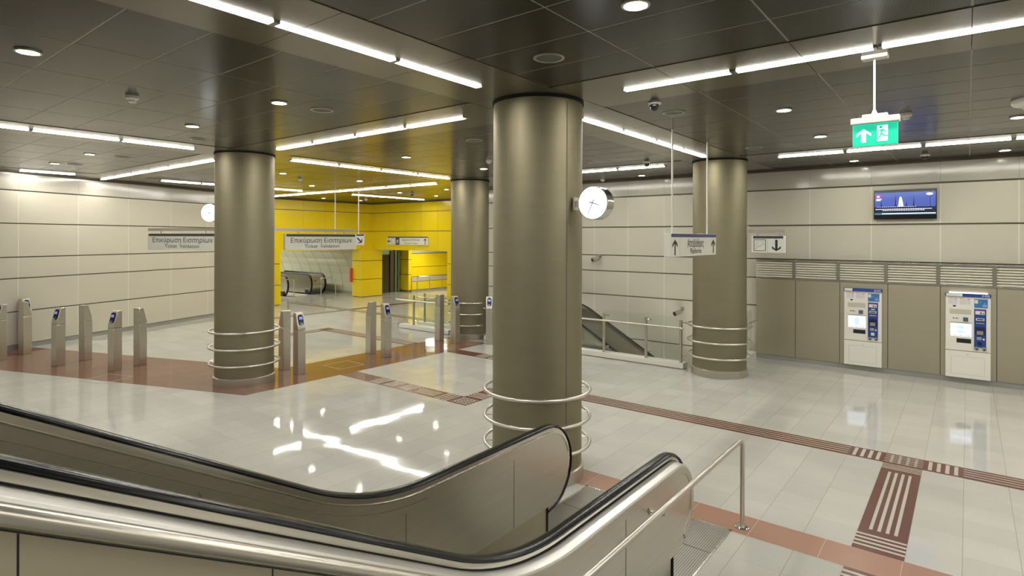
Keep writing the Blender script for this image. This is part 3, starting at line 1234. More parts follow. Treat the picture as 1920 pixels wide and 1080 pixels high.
ticket_sign('ticket validation sign right of the left column, before the yellow portal', (-9.78, 5.75), (0, 1), 1.57, (-.212, 1.57, 2.605, 2.66))
d_ = Vector((-.955, -.297))
s0 = Vector((-9.88, 5.06)) + d_ * 2.38
ticket_sign('ticket validation sign left of the left column, against the beige wall', s0, -d_, 1.76, (0, 1.895, 2.605, 2.66))

# Platforms sign on two rods
r, f, h = hang_sign('hanging_sign', 'white Platforms sign hanging on two rods before the right rear column', (-3.02, 7.15), (0, 1), 1.72, 2.255, 2.565, M_NAVY, (.16, 1.46), thick=.09)
lettering('lettering', 'Αποβάθρες', .15, f.p(.89, .125, .001), f.u, r, M_BLACK, width=.62)
lettering('lettering', 'Platforms', .105, f.p(.89, .035, .001), f.u, r, M_BLACK, width=.42)
for a in (.15, 1.6):
    q = MB()
    f.shape(q, arrow(a, .125, .205, 0, .8, .16, .42), 0, .002)
    q.build('arrow', M_BLACK, r)
for a in (.31, 1.5):
    q = MB()
    f.plate(q, a, 0, a + .004, .255, 0, .001)
    q.build('divider', M_GREYP, r)

# escalator sign on a bracket of the right rear column
r, f, h = hang_sign('hanging_sign', 'small sign with boxed pictogram and down arrow on the right rear column', (-3.06, 10.85), (1, 0), .56, 2.25, 2.55, M_DARK, (), CZ, (-.085, .54, 2.6, 2.66))
q = MB()
f.plate(q, -.09, .28, -.06, .48, -.05, .0)
q.build('bracket_plate', M_STEEL, r)
q = MB()
for (a0, b0, a1, b1) in ((.04, .03, .245, .04), (.04, .225, .245, .235), (.04, .03, .05, .235), (.235, .03, .245, .235)):
    f.plate(q, a0, b0, a1, b1, 0, .002)
q.build('pictogram_frame', M_BLACK, r)
q = MB()
for pts in ([(.06, .07), (.09, .07), (.12, .105), (.15, .105), (.2, .16), (.2, .17), (.145, .117), (.115, .117), (.085, .082), (.06, .082)],
            [(.07, .10), (.1, .17), (.13, .195), (.125, .2), (.093, .175), (.063, .103)], [(.15, .2), (.19, .2), (.225, .12), (.22, .117), (.186, .193), (.15, .194)]):
    f.shape(q, pts, 0, .0015)
q.build('pictogram', M_GREYP, r)
q = MB()
f.shape(q, arrow(.42, .13, .2, PI, .72, .2, .36), 0, .002)
q.build('arrow', M_BLACK, r)
q = MB()
f.plate(q, .275, 0, .279, .25, 0, .001)
q.build('divider', M_GREYP, r)

PLANE = [(0, 1), (.1, .85), (.12, .45), (.9, -.05), (.9, -.25), (.12, .05), (.1, -.55), (.35, -.8), (.35, -.95), (0, -.82), (-.35, -.95), (-.35, -.8), (-.1, -.55), (-.12, .05), (-.9, -.25), (-.9, -.05), (-.12, .45), (-.1, .85)]


def plane_icon(cx, cy, s, ang):
    c, si = math.cos(ang), math.sin(ang)
    return [(cx + s * (c * x - si * y), cy + s * (si * x + c * y)) for x, y in PLANE]


# theatre sign on the yellow wall
r, f, h = hang_sign('wall_sign', 'long white direction sign with plane pictogram on the yellow wall', (-18.88, 15.66), (1, 0), 2.41, 2.2, 2.535, M_NAVY, thick=.05)
q = MB()
f.shape(q, arrow(.13, .14, .2, PI / 2, .8, .2, .42), 0, .002)
f.shape(q, arrow(2.27, .14, .24, 0, .7, .16, .38), 0, .002)
q.build('arrow', M_BLACK, r)
q = MB()
f.plate(q, .28, .03, .48, .27, 0, .002)
q.build('pictogram_frame', M_GREYP, r)
q = MB()
f.plate(q, .295, .045, .465, .255, .002, .003)
q.build('pictogram', M_SIGN, r)
q = MB()
f.plate(q, .53, 0, .77, .29, 0, .002)
q.build('plane_panel', M_NAVY, r)
q = MB()
f.shape(q, plane_icon(.65, .14, .1, -.7), .002, .004)
q.build('plane_pictogram', M_SIGN, r)
lettering('lettering', 'Δημοτικό Θέατρο', .12, f.p(1.46, .165, .001), f.u, r, M_BLACK, width=1.05)
lettering('lettering', 'Dimotiko Theatro', .085, f.p(1.46, .04, .001), f.u, r, M_BLACK, width=.8)

# sign with the diagonal arrow, hanging in the yellow hall; mostly behind the ticket sign
dv = Vector((.6, .8)).normalized()
r, f, h = hang_sign('hanging_sign', 'sign with diagonal arrow on two rods, mostly behind the ticket validation sign', (-14.936, 10.05), (.812, .584), 1.17, 2.27, 2.59, M_NAVY, (.3, 1.0), thick=.06)
q = MB()
f.plate(q, .0, 0, .92, .27, 0, .002)
q.build('plane_panel', M_NAVY, r)
q = MB()
f.shape(q, plane_icon(.78, .14, .1, -.7), .002, .004)
q.build('plane_pictogram', M_SIGN, r)
q = MB()
f.shape(q, arrow(1.045, .14, .2, -PI * .75, .75, .2, .42), 0, .002)
q.build('arrow', M_BLACK, r)

# exit sign
r = thing('exit_sign', 'green running man exit sign hanging from the ceiling', 'exit sign', (-.72, 5.28, 0))
q = MB()
q.box(.06, -.05, CZ - .035, .235, .05, CZ - .004)
q.build('ceiling_plate', M_WHITE, r, .006)
q = MB()
q.cyl((.145, 0, 3.48), (.145, 0, CZ - .03), .008, 12)
q.lathe([(.025, 3.465), (.014, 3.49), (.012, 3.5)], (.145, 0, 0), 16)
q.build('hanging_rod', M_WHITE, r)
q = MB()
q.box(-.012, -.035, 3.395, .312, .035, 3.445)
q.box(.065, -.03, 3.44, .235, .03, 3.468)
q.build('housing', M_WHITE, r, .006)
f = Face((0, -.012, 3.225), (1, 0, 0))
q = MB()
f.plate(q, 0, 0, .3, .17, -.02, 0)
pn = q.build('green_panel', M_GREEN_E, r, .003)
q = MB()
f.shape(q, arrow(.075, .08, .105, 0, .95, .3, .5), 0, .002)
q.build('arrow', M_WHITE_E, r)
q = MB()
f.plate(q, .165, .03, .235, .15, 0, .002)
q.build('doorway_symbol', M_WHITE_E, r)
q = MB()
f.shape(q, [(.19 + .011 * math.cos(k * PI / 5), .137 + .011 * math.sin(k * PI / 5)) for k in range(10)], .002, .003)
f.shape(q, [(.175, .118), (.205, .122), (.225, .1), (.22, .095), (.203, .108), (.197, .09), (.213, .075), (.245, .072), (.245, .063), (.208, .065), (.193, .078), (.182, .055), (.168, .045), (.163, .052), (.175, .062), (.186, .092), (.188, .108), (.178, .109), (.168, .1), (.163, .104)], .002, .003)
q.build('running_man', M_GREEN_E, r)

# ------------------------------------------------------------------ ticket machines in the steel cladding
SX = [-3.5, -2.745, -1.955, -1.17, -.385, .385, 1.165, 1.95]
FY = 12.78
q = MB()
for a, b in zip(SX[:-1], SX[1:]):
    q.box(a + .006, FY, .095, b - .006, FY + .03, 1.66)
q.box(SX[0], FY + .012, .095, SX[-1], FY + .1, 1.66, 1)
q.box(SX[0], FY + .01, 0, SX[-1], FY + .1, .095, 2)
struct('wall_cladding', q, [M_CLAD, M_JOINT, M_PLINTH])
LNAMES = ['steel louvre vent next to the right rear column', 'steel louvre vent second from the right rear column', 'steel louvre vent above the left ticket machine',
          'steel louvre vent between the two ticket machines', 'steel louvre vent above the right ticket machine', 'steel louvre vent cut by the right edge']
for k in range(6):
    a, b = SX[k], SX[k + 1]
    r = thing('louvre_vent', LNAMES[k], 'vent', (a, FY, 1.665), 0, 'steel louvre vents')
    w = b - a
    q = MB()
    q.box(0, -.012, 0, w, .1, .035)
    q.box(0, -.012, .365, w, .1, .4)
    q.build('frame', M_STEELH, r, .003)
    q = MB()
    q.box(.0, .06, .03, w, .075, .37)
    q.build('backing', M_CLAD, r)
    q = MB()
    for j in range(7):
        z = .042 + .0465 * j
        q.prism([(.0, -.010, z), (.0, -.012, z + .012), (.0, .012, z + .034), (.0, .035, z + .038), (.0, .035, z + .026)], (w - .06, 0, 0))
    q.build('slats', M_SLAT, r)
    q = MB()
    q.prism([(w - .06, -.014, .03), (w - .03, -.014, 0), (w - .001, -.014, .03), (w - .001, -.014, .37), (w - .03, -.014, .4), (w - .06, -.014, .37)], (0, .05, 0))
    q.build('divider_post', M_POST, r)


def ticket_machine(label, number, x, variant):
    W, Hm = .615, 1.46
    r = thing('ticket_machine', label, 'ticket machine', (x, FY, .1), 0, 'ticket machines')
    f = Face((0, -.06, 0), (1, 0, 0))
    q = MB()
    f.plate(q, 0, .47, W, 1.415, -.058, 0)
    q.build('body', M_OFFWHITE, r, .006)
    q = MB()
    f.plate(q, 0, 0, W, .462, -.058, .0)
    dr = q.build('lower_door', M_OFFWHITE, r, .004)
    q = MB()
    for (a0, b0, a1, b1) in ((.08, .06, W - .08, .063), (.08, .37, W - .08, .373), (.08, .06, .083, .373), (W - .083, .06, W - .08, .373)):
        f.plate(q, a0, b0, a1, b1, 0, .0008)
    q.build('door_outline', M_GREYP, dr)
    q = MB()
    q.cyl(f.p(W / 2, .405, 0), f.p(W / 2, .405, .006), .011, 12)
    q.build('lock', M_STEEL, dr)
    q = MB()
    f.plate(q, -.004, 1.405, W + .004, 1.462, -.058, .02)
    hd = q.build('header', M_BLUE, r, .003)
    q = MB()
    f.plate(q, .01, 1.408, .14 if variant == 0 else .17, 1.458, .02, .0225)
    if variant:
        f.plate(q, .17, 1.408, .235, 1.458, .02, .0228)
    q.build('header_sticker', M_WHITE, hd)
    if variant:
        q = MB()
        f.plate(q, .05, 1.462, W - .04, 1.478, -.04, .0)
        q.build('top_lamp', M_SCREENW, r)
    lettering('number_lettering', number, .052, f.p(W - .015, 1.415, .021), (1, 0, 0), hd, M_WHITE, 'RIGHT', width=.105, bold=.02)
    # posters
    for (a0, a1) in ((.035, .17), (.19, .345)):
        q = MB()
        f.plate(q, a0, 1.265, a1, 1.385, 0, .002)
        po = q.build('notice', M_WHITE, r)
        q = MB()
        f.plate(q, a0 + .01, 1.367, a0 + .065, 1.376, .002, .003, 0)
        f.plate(q, a1 - .045, 1.352, a1 - .008, 1.368, .002, .003, 0)
        for j in range(5):
            f.plate(q, a0 + .012, 1.345 - j * .016, a1 - .06, 1.348 - j * .016, .002, .003, 1)
        f.plate(q, a1 - .045, 1.285, a1 - .008, 1.345, .002, .003, 2)
        q.build('notice_print', [M_PINKP, M_GREYP, M_LIGHTBLUE], po)
    q = MB()
    f.plate(q, .395, 1.225, .575, 1.375, 0, .003)
    po = q.build('blue_notice', M_MIDBLUE, r)
    q = MB()
    f.plate(q, .4, 1.3, .445, 1.36, .003, .004, 0)
    f.plate(q, .47, 1.315, .48, 1.325, .003, .004, 1)
    f.plate(q, .53, 1.3, .54, 1.312, .003, .004, 1)
    for j in range(4):
        f.plate(q, .505, 1.28 - j * .012, .565, 1.284 - j * .012, .003, .004, 2)
    q.build('notice_print', [M_WHITE, M_WHITE, M_LIGHTBLUE], po)
    q = MB()
    f.plate(q, .105, 1.225, .145, 1.25, -.01, .002)
    q.build('camera_window', M_BLACK, r)
    q = MB()
    f.plate(q, .06, 1.1, .355, 1.185, 0, .0015)
    q.build('speaker_panel', mat('beige_grille', (.55, .52, .42), .5), r)
    q = MB()
    for j in range(4):
        f.plate(q, .105 + .022 * j, 1.015 + .006 * (j % 2), .12 + .022 * j, 1.03 + .008 * ((j + 1) % 2), 0, .002)
    q.build('contactless_symbol', M_DARK, r)
    q = MB()
    f.plate(q, .245, .98, .315, 1.05, 0, .006)
    q.build('card_reader', mat('slate_reader', (.10, .14, .20), .25), r)
    q = MB()
    f.plate(q, .066, .945, .36, .958, 0, .014)
    q.build('screen_hood', M_STEEL, r)
    q = MB()
    f.plate(q, .07, .715, .358, .943, -.002, .003)
    sc = q.build('screen', M_SCREEN, r)
    q = MB()
    f.plate(q, .175, .77, .25, .9, .003, .0035, 0)
    for j in range(8):
        f.plate(q, .12 + .028 * j, .727, .133 + .028 * j, .737, .003, .0035, (1, 2, 2, 1, 2, 2, 3, 4)[j])
    if variant:
        f.plate(q, .07, .825, .358, .84, .003, .004, 5)
    q.build('screen_image', [M_SCREENB, M_RED_P, M_GREYP, mat('green_print', (.08, .5, .2), .4), mat('purple_print', (.25, .05, .4), .4), M_SCREENW], sc)
    q = MB()
    f.plate(q, .155, .605, .355, .68, -.02, .002)
    q.build('ticket_tray', M_BLACK, r)
    q = MB()
    f.plate(q, .06, .61, .105, .66, 0, .002)
    q.build('side_label', M_SIGN, r)
    # blue payment column
    q = MB()
    f.plate(q, .395, .55, .555, 1.205, 0, .008)
    bp = q.build('payment_panel', M_BLUE, r, .002)
    q = MB()
    f.plate(q, .41, 1.115, .535, 1.18, .008, .011, 0)
    f.plate(q, .41, 1.168, .535, 1.18, .011, .012, 1)
    f.plate(q, .475, 1.122, .492, 1.158, .011, .012, 2)
    f.plate(q, .507, 1.125, .523, 1.145, .011, .012, 2)
    q.build('card_notice', [M_SIGN, M_PINKP, M_DARK], bp)
    q = MB()
    f.plate(q, .42, 1.01, .53, 1.05, .008, .02, 0)
    f.plate(q, .432, 1.02, .518, 1.04, .02, .021, 1)
    q.build('card_slot', [M_SIGN, M_BLACK], bp)
    if not variant:
        q = MB()
        f.plate(q, .445, 1.07, .505, 1.09, .008, .011)
        q.build('slot_label', M_WHITE, bp)
    q = MB()
    f.plate(q, .42, .955, .53, .975, .008, .02)
    q.build('note_slot', M_STEEL, bp)
    q = MB()
    f.plate(q, .41, .775, .54, .9, .008, .011)
    q.build('keypad_recess', mat('deep_blue', (.008, .015, .08), .4), bp)
    q = MB()
    q.fbox(f.p(.43, .775, .008), f.u * .085, f.n * .03, f.w * .06)
    q.build('keypad', M_STEEL, bp)
    q = MB()
    f.plate(q, .43, .68, .495, .73, .008, .013, 0)
    f.plate(q, .51, .68, .535, .71, .008, .012, 1)
    q.build('coin_slot', [M_STEEL, M_WHITE], bp)
    q = MB()
    f.plate(q, .445, .59, .5, .645, .008, .014)
    q.build('return_button', M_SIGN if variant == 0 else M_BLACK, bp)
    for a in (.43, .53):
        q = MB()
        q.cyl(f.p(a, .53, 0), f.p(a, .53, .022), .033, 24)
        g = q.build('coin_cup', M_CHROME, r)
        q = MB()
        q.cyl(f.p(a, .522, .022), f.p(a, .522, .0235), .016, 16)
        q.build('cup_opening', M_DARK, g)
    return r


ticket_machine('white and blue ticket machine numbered 500', '500', -1.872, 0)
ticket_machine('white and blue ticket machine numbered 348, farther right', '348', -.31, 1)

# ------------------------------------------------------------------ television
r = thing('television', 'flat television on the beige wall above the ticket machines', 'television', (-1.4, 12.9, 2.865))
f = Face((0, -.09, 0), (1, 0, 0))
q = MB()
f.plate(q, 0, 0, .96, .545, -.05, 0)
q.build('body', M_TVBODY, r, .004)
q = MB()
q.box(.35, -.045, .15, .6, -.004, .4)
q.build('wall_bracket', M_STEEL, r)
q = MB()
f.plate(q, .015, .08, .945, .50, 0, .001)
sc = q.build('screen', M_TVDARK, r)
q = MB()
f.plate(q, .015, .225, .945, .495, .001, .0012, 0)
q.build('sky_image', M_TVSKY, sc)
q = MB()
f.shape(q, [(.385, .235), (.395, .32), (.405, .40), (.42, .415), (.435, .40), (.45, .33), (.465, .235)], .0012, .0016)
q.build('rocket_image', M_TVYEL, sc)
q = MB()
for a, hh in ((.12, .1), (.345, .23), (.62, .2), (.51, .09)):
    f.shape(q, [(a - .012, .225), (a + .012, .225), (a + .002, .225 + hh), (a - .002, .225 + hh)], .0012, .0016)
f.plate(q, .86, .225, .868, .495, .0012, .0016)
q.build('mast_image', M_TVDARK, sc)
q = MB()
f.plate(q, .04, .395, .105, .45, .0012, .0018)
q.build('red_badge', M_TVRED, sc)
q = MB()
for j in range(3):
    f.plate(q, .04, .375 - j * .014, .13 - j * .012, .382 - j * .014, .0012, .0018)
f.plate(q, .055, .41, .09, .436, .0018, .0022)
f.shape(q, [(.855 + .05 * math.cos(k * PI / 8), .45 + .022 * math.sin(k * PI / 8)) for k in range(16)], .0012, .0018)
for k in range(24):
    a = .03 + k * .036
    f.plate(q, a, .182, a + .030, .192, .001, .0015)
    if 2 < k < 21:
        f.plate(q, a, .160, a + .03, .168, .001, .0015)
for k in range(18):
    a = .06 + .034 * k
    f.plate(q, a, .226, a + .016, .232, .0016, .0018)
f.plate(q, .13, .098, .945, .112, .002, .003)
q.build('caption_lines', M_TVWHITE, sc)
q = MB()
f.plate(q, .015, .085, .945, .118, .001, .002)
q.build('caption_band', M_TVTEAL, sc)

# ------------------------------------------------------------------ ticket validator posts
VW, VD = .155, .165


def validator():
    """front (with the reader) faces +x; width along y"""
    r = thing('ticket_validator', 'x', 'ticket validator')
    w, d = VW / 2, VD / 2
    q = MB()
    q.box(-d, -w, 0, d, w, .80)
    q.build('post', M_STEEL, r, .006)
    q = MB()
    q.prism([(d, -w, .805), (-d, -w, .805), (-d, -w, 1.115), (-d + .085, -w, 1.115), (d - .004, -w, .86), (d, -w, .82)], (0, VW, 0))
    q.build('head', M_STEEL, r, .006)
    # reader lies on the slope
    a, b = Vector((d - .006, 0, .855)), Vector((-d + .085, 0, 1.112))
    up = (b - a).normalized()
    f = Face(a, (0, 1, 0), up)
    L = (b - a).length
    pts = []
    cw, ch, rr = .05, .10, .045
    for (sx, sy, a0) in ((1, -1, -90), (1, 1, 0), (-1, 1, 90), (-1, -1, 180)):
        for k in range(6):
            t = math.radians(a0 + 90 * k / 5)
            pts.append((sx * (cw - rr) + rr * math.cos(t), L / 2 + .004 + sy * (ch - rr) + rr * math.sin(t)))
    q = MB()
    f.shape(q, pts, -.004, .016)
    rd = q.build('reader', M_RUBBER, r, .004)
    q = MB()
    f.shape(q, [(x * .86, L / 2 + (y - L / 2) * .9) for x, y in pts if y < L / 2 + .03] + [], .014, .019)
    q.build('reader_pad', M_REFLBLUE, rd)
    q = MB()
    f.plate(q, -.033, L / 2 + .012, .033, L / 2 + .062, .015, .020)
    q.build('reader_screen', M_VSCREEN, rd)
    q = MB()
    f.plate(q, -.02, L / 2 - .085, .02, L / 2 - .073, .019, .021)
    q.build('reader_label', M_WHITE, rd)
    q = MB()
    f.plate(q, -w + .004, .0, w - .004, L, -.001, .001)
    q.build('slope_plate', M_WHITE, r)
    q = MB()
    q.box(-d - .002, -w + .012, .05, -d + .004, w - .012, .76)
    q.box(-d - .003, -w + .02, .765, -d + .004, w - .02, .81)
    dr = q.build('service_door', M_STEEL, r)
    q = MB()
    q.cyl((-d - .005, -.02, .40), (-d, -.02, .40), .007, 10)
    q.build('lock', M_BLACK, dr)
    return r


vp = validator()
RG = math.atan2(-.936, .353)      # facing along the left wall, toward the camera
XD, YD = Vector((math.cos(RG), math.sin(RG))), Vector((-math.sin(RG), math.cos(RG)))


def at_corner(cx, cy, ang, side, front):
    """centre of a post from its visible bottom corner"""
    c, s = math.cos(ang), math.sin(ang)
    fx, fy = front * VD / 2, side * VW / 2
    return (cx - (c * fx - s * fy), cy - (s * fx + c * fy))


VS = []
# right of the left column, front row faces +x
for (cx, cy, lab) in ((-9.52, 5.86, 'ticket validator with blue reader just right of the left column'),
                      (-9.47, 7.83, 'ticket validator with blue reader in the middle passage'),
                      (-9.46, 9.9, 'ticket validator with blue reader before the far column')):
    VS.append((*at_corner(cx, cy, 0, -1, 1), 0, lab))
for (cx, cy, lab) in ((-10.05, 5.88, 'ticket validator seen from behind, half hidden by the left column'),
                      (-10.03, 7.88, 'ticket validator seen from behind in the middle passage'),
                      (-10.02, 9.93, 'ticket validator seen from behind at the end of the glass parapet')):
    VS.append((*at_corner(cx, cy, PI, 1, -1), PI, lab))
VS.append((-8.86, 10.42, -PI / 2 * .6, 'ticket validator half hidden behind the nearest column'))
for (cx, cy, lab) in ((-12.39, 3.88, 'ticket validator with blue reader, first left of the left column'),
                      (-13.75, 3.36, 'ticket validator with blue reader, farther left by the left wall'),
                      (-15.28, 2.78, 'ticket validator cut by the left edge')):
    p = Vector((cx, cy)) - XD * (VD / 2) - YD * (VW / 2)
    VS.append((p.x, p.y, RG, lab))
for (cx, cy, lab) in ((-12.56, 4.36, 'ticket validator seen from behind, nearest the left column on its left'),
                      (-13.93, 3.85, 'ticket validator seen from behind, between two blue readers at left'),
                      (-15.64, 3.25, 'ticket validator seen from behind, directly before the white-sloped one at far left')):
    p = Vector((cx, cy)) - XD * (VD / 2) - YD * (VW / 2)
    VS.append((p.x, p.y, RG + PI, lab))
VS.append((-16.45, 3.46, 0.35, 'ticket validator with white slope, hidden behind another at far left'))
for k, (x, y, a, lab) in enumerate(VS):
    if k == 0:
        vp.location = Vector((x, y, 0)) * S
        vp.rotation_euler = (0, 0, a)
        tag(vp, lab, 'ticket validator', 'steel ticket validator posts')
    else:
        dup(vp, (x, y, 0), a, lab, 'steel ticket validator posts')

# ------------------------------------------------------------------ glass parapet round the stairwell
def parapet(label, x0, x1, posts, y0=10.70, rail=True):
    r = thing('glass_parapet', label, 'parapet', (x0, y0, 0), 0, 'glass parapets')
    L = x1 - x0
    q = MB()
    q.box(0, 0, .01, L, .22, .115)
    q.build('curb', M_OFFWHITE, r, .006)
    q = MB()
    q.box(.02, .115, .115, L - .02, .125, .98)
    q.build('glass_pane', M_GLASS, r)
    for x in posts:
        q = MB()
        q.cyl((x - x0, .06, .115), (x - x0, .06, .93), .03, 14)
        q.lathe([(.032, .115), (.032, .125), (.02, .13)], (x - x0, .06, 0), 14)
        p = q.build('post', M_STEEL, r)
        for z in (.24, .88):
            q = MB()
            q.cyl((x - x0 - .02, .06, z), (x - x0 + .08, .105, z), .008, 8)
            q.lathe([(0, -.02), (.02, -.01), (.02, .01), (0, .02)], (x - x0 + .08, .10, z), 12)
            q.build('glass_clamp', M_CHROME, p)
    if rail:
        q = MB()
        q.cyl((-.1 if x0 < -11 else .0, -.01, .78), (L, -.01, .78), .019, 14)
        q.build('handrail', M_RAIL, r)
    return r


parapet('glass parapet with steel handrail between the nearest and right rear columns', -9.28, -4.26, (-8.85, -7.9, -6.95, -6.0, -5.05, -4.33))
parapet('glass parapet left of the far column, at the stairwell entrance', -12.38, -10.475, (-11.85, -11.0))
r = thing('glass_parapet', 'short inner glass panel behind the parapet at the stairwell entrance', 'parapet', (-12.3, 11.3, 0), 0, 'glass parapets')
q = MB()
q.box(0, 0, .0, 1.9, .16, .115)
q.build('curb', M_OFFWHITE, r, .006)
q = MB()
q.box(.02, .1, .115, 1.88, .11, .98)
q.build('glass_pane', M_GLASS, r)
for x in (.25, .75):
    q = MB()
    q.cyl((x, .05, .115), (x, .05, .93), .03, 14)
    p = q.build('post', M_STEEL, r)
    for z in (.24, .88):
        q = MB()
        q.cyl((x - .02, .05, z), (x + .08, .09, z), .008, 8)
        q.build('glass_clamp', M_CHROME, p)
q = MB()
q.tube([(.05, -.02, .80), (.8, -.02, .83), (1.3, -.02, .78), (1.85, -.02, .78)], .016, 12)
q.build('handrail', M_RAIL, r)
r = thing('glass_parapet', 'glass parapet return between the right rear column and the wall', 'parapet', (-3.66, 11.45, 0), 0, 'glass parapets')
q = MB()
q.box(-.06, 0, .0, .16, 1.42, .115)
q.build('curb', M_OFFWHITE, r, .006)
q = MB()
q.box(.045, .02, .115, .055, 1.40, .98)
q.build('glass_pane', M_GLASS, r)
q = MB()
q.cyl((.12, .75, .115), (.12, .75, .93), .02, 14)
p = q.build('post', M_STEEL, r)
for z in (.24, .88):
    q = MB()
    q.cyl((.12, .75, z), (.06, .68, z), .008, 8)
    q.build('glass_clamp', M_CHROME, p)
q = MB()
q.cyl((.17, .05, .78), (.17, 1.38, .78), .017, 12)
q.build('handrail', M_RAIL, r)


# ------------------------------------------------------------------ escalators
def nrm(a):
    return (math.cos(a), math.sin(a))


def esc_path(zl, yk, slope, yc, rn, y_end, rb_=1.7, nose=True, nose_to=-90, flat_y=None):
    """handrail line from the nose round over the level and up (slope > 0) or down the incline toward -y: (y, z, ny, nz)"""
    out = []
    if nose:
        n = 14
        for k in range(n + 1):
            a = math.radians(nose_to + (90 - nose_to) * k / n)
            out.append((yc + rn * math.cos(a), zl - rn + rn * math.sin(a), math.cos(a), math.sin(a)))
    ang = math.atan(slope)
    T = rb_ * math.tan(abs(ang) / 2)
    n = 12
    sg = 1 if slope > 0 else -1
    for k in range(n + 1):
        a = ang * k / n
        # level part ends at yk + T, circle centre above (slope up) or below
        cy, czz = yk + T, zl + sg * rb_
        y = cy - rb_ * math.sin(abs(a))
        z = czz - sg * rb_ * math.cos(a)
        out.append((y, z, math.sin(a), math.cos(a)))
    z_end = zl + slope * (yk - y_end)
    out.append((y_end, z_end, math.sin(ang), math.cos(ang)))
    return out


def densify(path, step=.35):
    res = [path[0]]
    for a, b in zip(path[:-1], path[1:]):
        L = math.hypot(b[0] - a[0], b[1] - a[1])
        n = max(1, int(L / step))
        for k in range(1, n + 1):
            t = k / n
            res.append(tuple(a[i] + (b[i] - a[i]) * t for i in range(4)))
    return res


OV = [(.04 * math.cos(t), .003 + .0155 * math.sin(t)) for t in [2 * PI * k / 14 for k in range(14)]]

ESC = thing('escalator', 'steel escalator with black handrails in the foreground', 'escalator')
ZL, YK, SL, YC, RN, YE = .90, 2.19, math.tan(math.radians(30)), 4.03, .35, -2.3
path = densify(esc_path(ZL, YK, SL, YC, RN, YE))
level = densify(esc_path(ZL, YK, SL, YC, RN, YE, nose=False))
top_only = [(YC, ZL, 0, 1)] + level
XR, XL = -1.75, -2.80


def side_panel(pth, x0, x1, off, zb, yb, drop):
    """solid balustrade between x0 and x1: from the nose, below the handrail by off, down to zb in the level part and drop below the handrail on the incline"""
    q = MB()
    T = 1.7 * math.tan(math.radians(15))
    # nose cap
    rn = RN - off
    nose = []
    for k in range(17):
        a = math.radians(-90 + 180 * k / 16)
        nose.append((YC + rn * math.cos(a), ZL - RN + rn * math.sin(a)))
    pts = [(yb, zb)] + [(y, z) for y, z in nose if z >= zb - 1e-6]
    rail = [(p[0] - p[2] * off, p[1] - p[3] * off) for p in level]
    low = []
    for p in level:
        y = p[0]
        zl = max(zb, p[1] - drop)
        low.append((y, zl))
    outline = pts + rail
    q.prism([(x0, y, z) for y, z in pts + [(YC, ZL - off), (YC - .3, ZL - off), (YC - .3, zb)]], (x1 - x0, 0, 0))
    # strip of quads along the level and incline
    top = [(YC - .3, ZL - off)] + rail
    bot = [(YC - .3, zb)] + low
    i = len(q.v)
    for (t, b) in zip(top, bot):
        q.v += [(x0, *t), (x1, *t), (x1, *b), (x0, *b)]
    for k in range(len(top) - 1):
        for j in range(4):
            j2 = (j + 1) % 4
            q.f.append((i + 4 * k + j, i + 4 * k + j2, i + 4 * k + 4 + j2, i + 4 * k + 4 + j))
            q.m.append(0)
    return q


# left balustrade
lb = side_panel(path, XL - .1, XL + .035, .04, .24, YC + .02, 1.0).build('balustrade', M_STEEL, ESC)
q = MB()
q.sweep(path, [(XL + x, d) for x, d in OV])
q.build('handrail', M_RUBBER, lb)
q = MB()
q.sweep(path, [(XL - .028, -.008), (XL + .028, -.008), (XL + .03, -.04), (XL - .03, -.04)])
q.build('handrail_guide', M_CHROME, lb)
q = MB()
q.sweep(path[8:], [(XL + .03, -.038), (XL + .041, -.038), (XL + .041, -.045), (XL + .03, -.045)])
q.build('ledge_trim', M_CHROME, lb)
q = MB()
q.sweep(level, [(XL + .035, -.095), (XL + .0355, -.095), (XL + .0355, -.098), (XL + .035, -.098)])
for y in (3.55, 2.45):
    q.fbox((XL + .0345, y, .25), (.002, 0, 0), (0, .005, 0), (0, 0, ZL - .13 - .25))
for y in (1.2, .25, -.8):
    zt = ZL + SL * (YK - y)
    q.prism([(XL + .036, y, zt - .14), (XL + .036, y + .005, zt - .14), (XL + .036, y + .3, zt - .8), (XL + .036, y + .295, zt - .8)], (.0015, 0, 0))
q.build('panel_seams', M_JOINT, lb)

# right balustrade with its wide deck
rp = side_panel(path, XR - .03, -1.64, .048, .24, YC + .02, 1.9).build('balustrade', M_STEEL, ESC)
q = MB()
q.sweep(path, [(XR + x, d) for x, d in OV])
q.build('handrail', M_RUBBER, rp)
q = MB()
q.sweep(path, [(XR - .028, -.008), (XR + .028, -.008), (XR + .03, -.046), (XR - .03, -.046)])
q.build('handrail_guide', M_CHROME, rp)
q = MB()
q.sweep(path[3:], [(XR + .03, -.031), (XR + .036, -.031), (XR + .036, -.05), (XR + .03, -.05)])
q.build('deck_gap', M_VOID, rp)
q = MB()
q.sweep(path[3:], [(XR + .036, -.06), (XR + .036, -.036), (-1.65, -.042), (-1.64, -.044), (-1.636, -.052), (-1.636, -.06)])
q.build('deck', M_DECK, rp, 0, 22)
q = MB()
ol = [p for p in level]
q.sweep(path[2:], [(-1.64, -.054), (-1.634, -.056), (-1.634, -.1), (-1.64, -.102)])
q.build('edge_band', M_STEEL, rp, 0, 22)
q = MB()
for p, nxt in zip(level[:-1], level[1:]):
    pass
q.fbox((-1.6405, 3.22, .26), (.002, 0, 0), (0, .004, 0), (0, 0, ZL - .12 - .26))
q.fbox((-1.6405, 2.35, .26), (.002, 0, 0), (0, .004, 0), (0, 0, ZL - .15 - .26))
q.build('panel_seams', M_JOINT, rp)
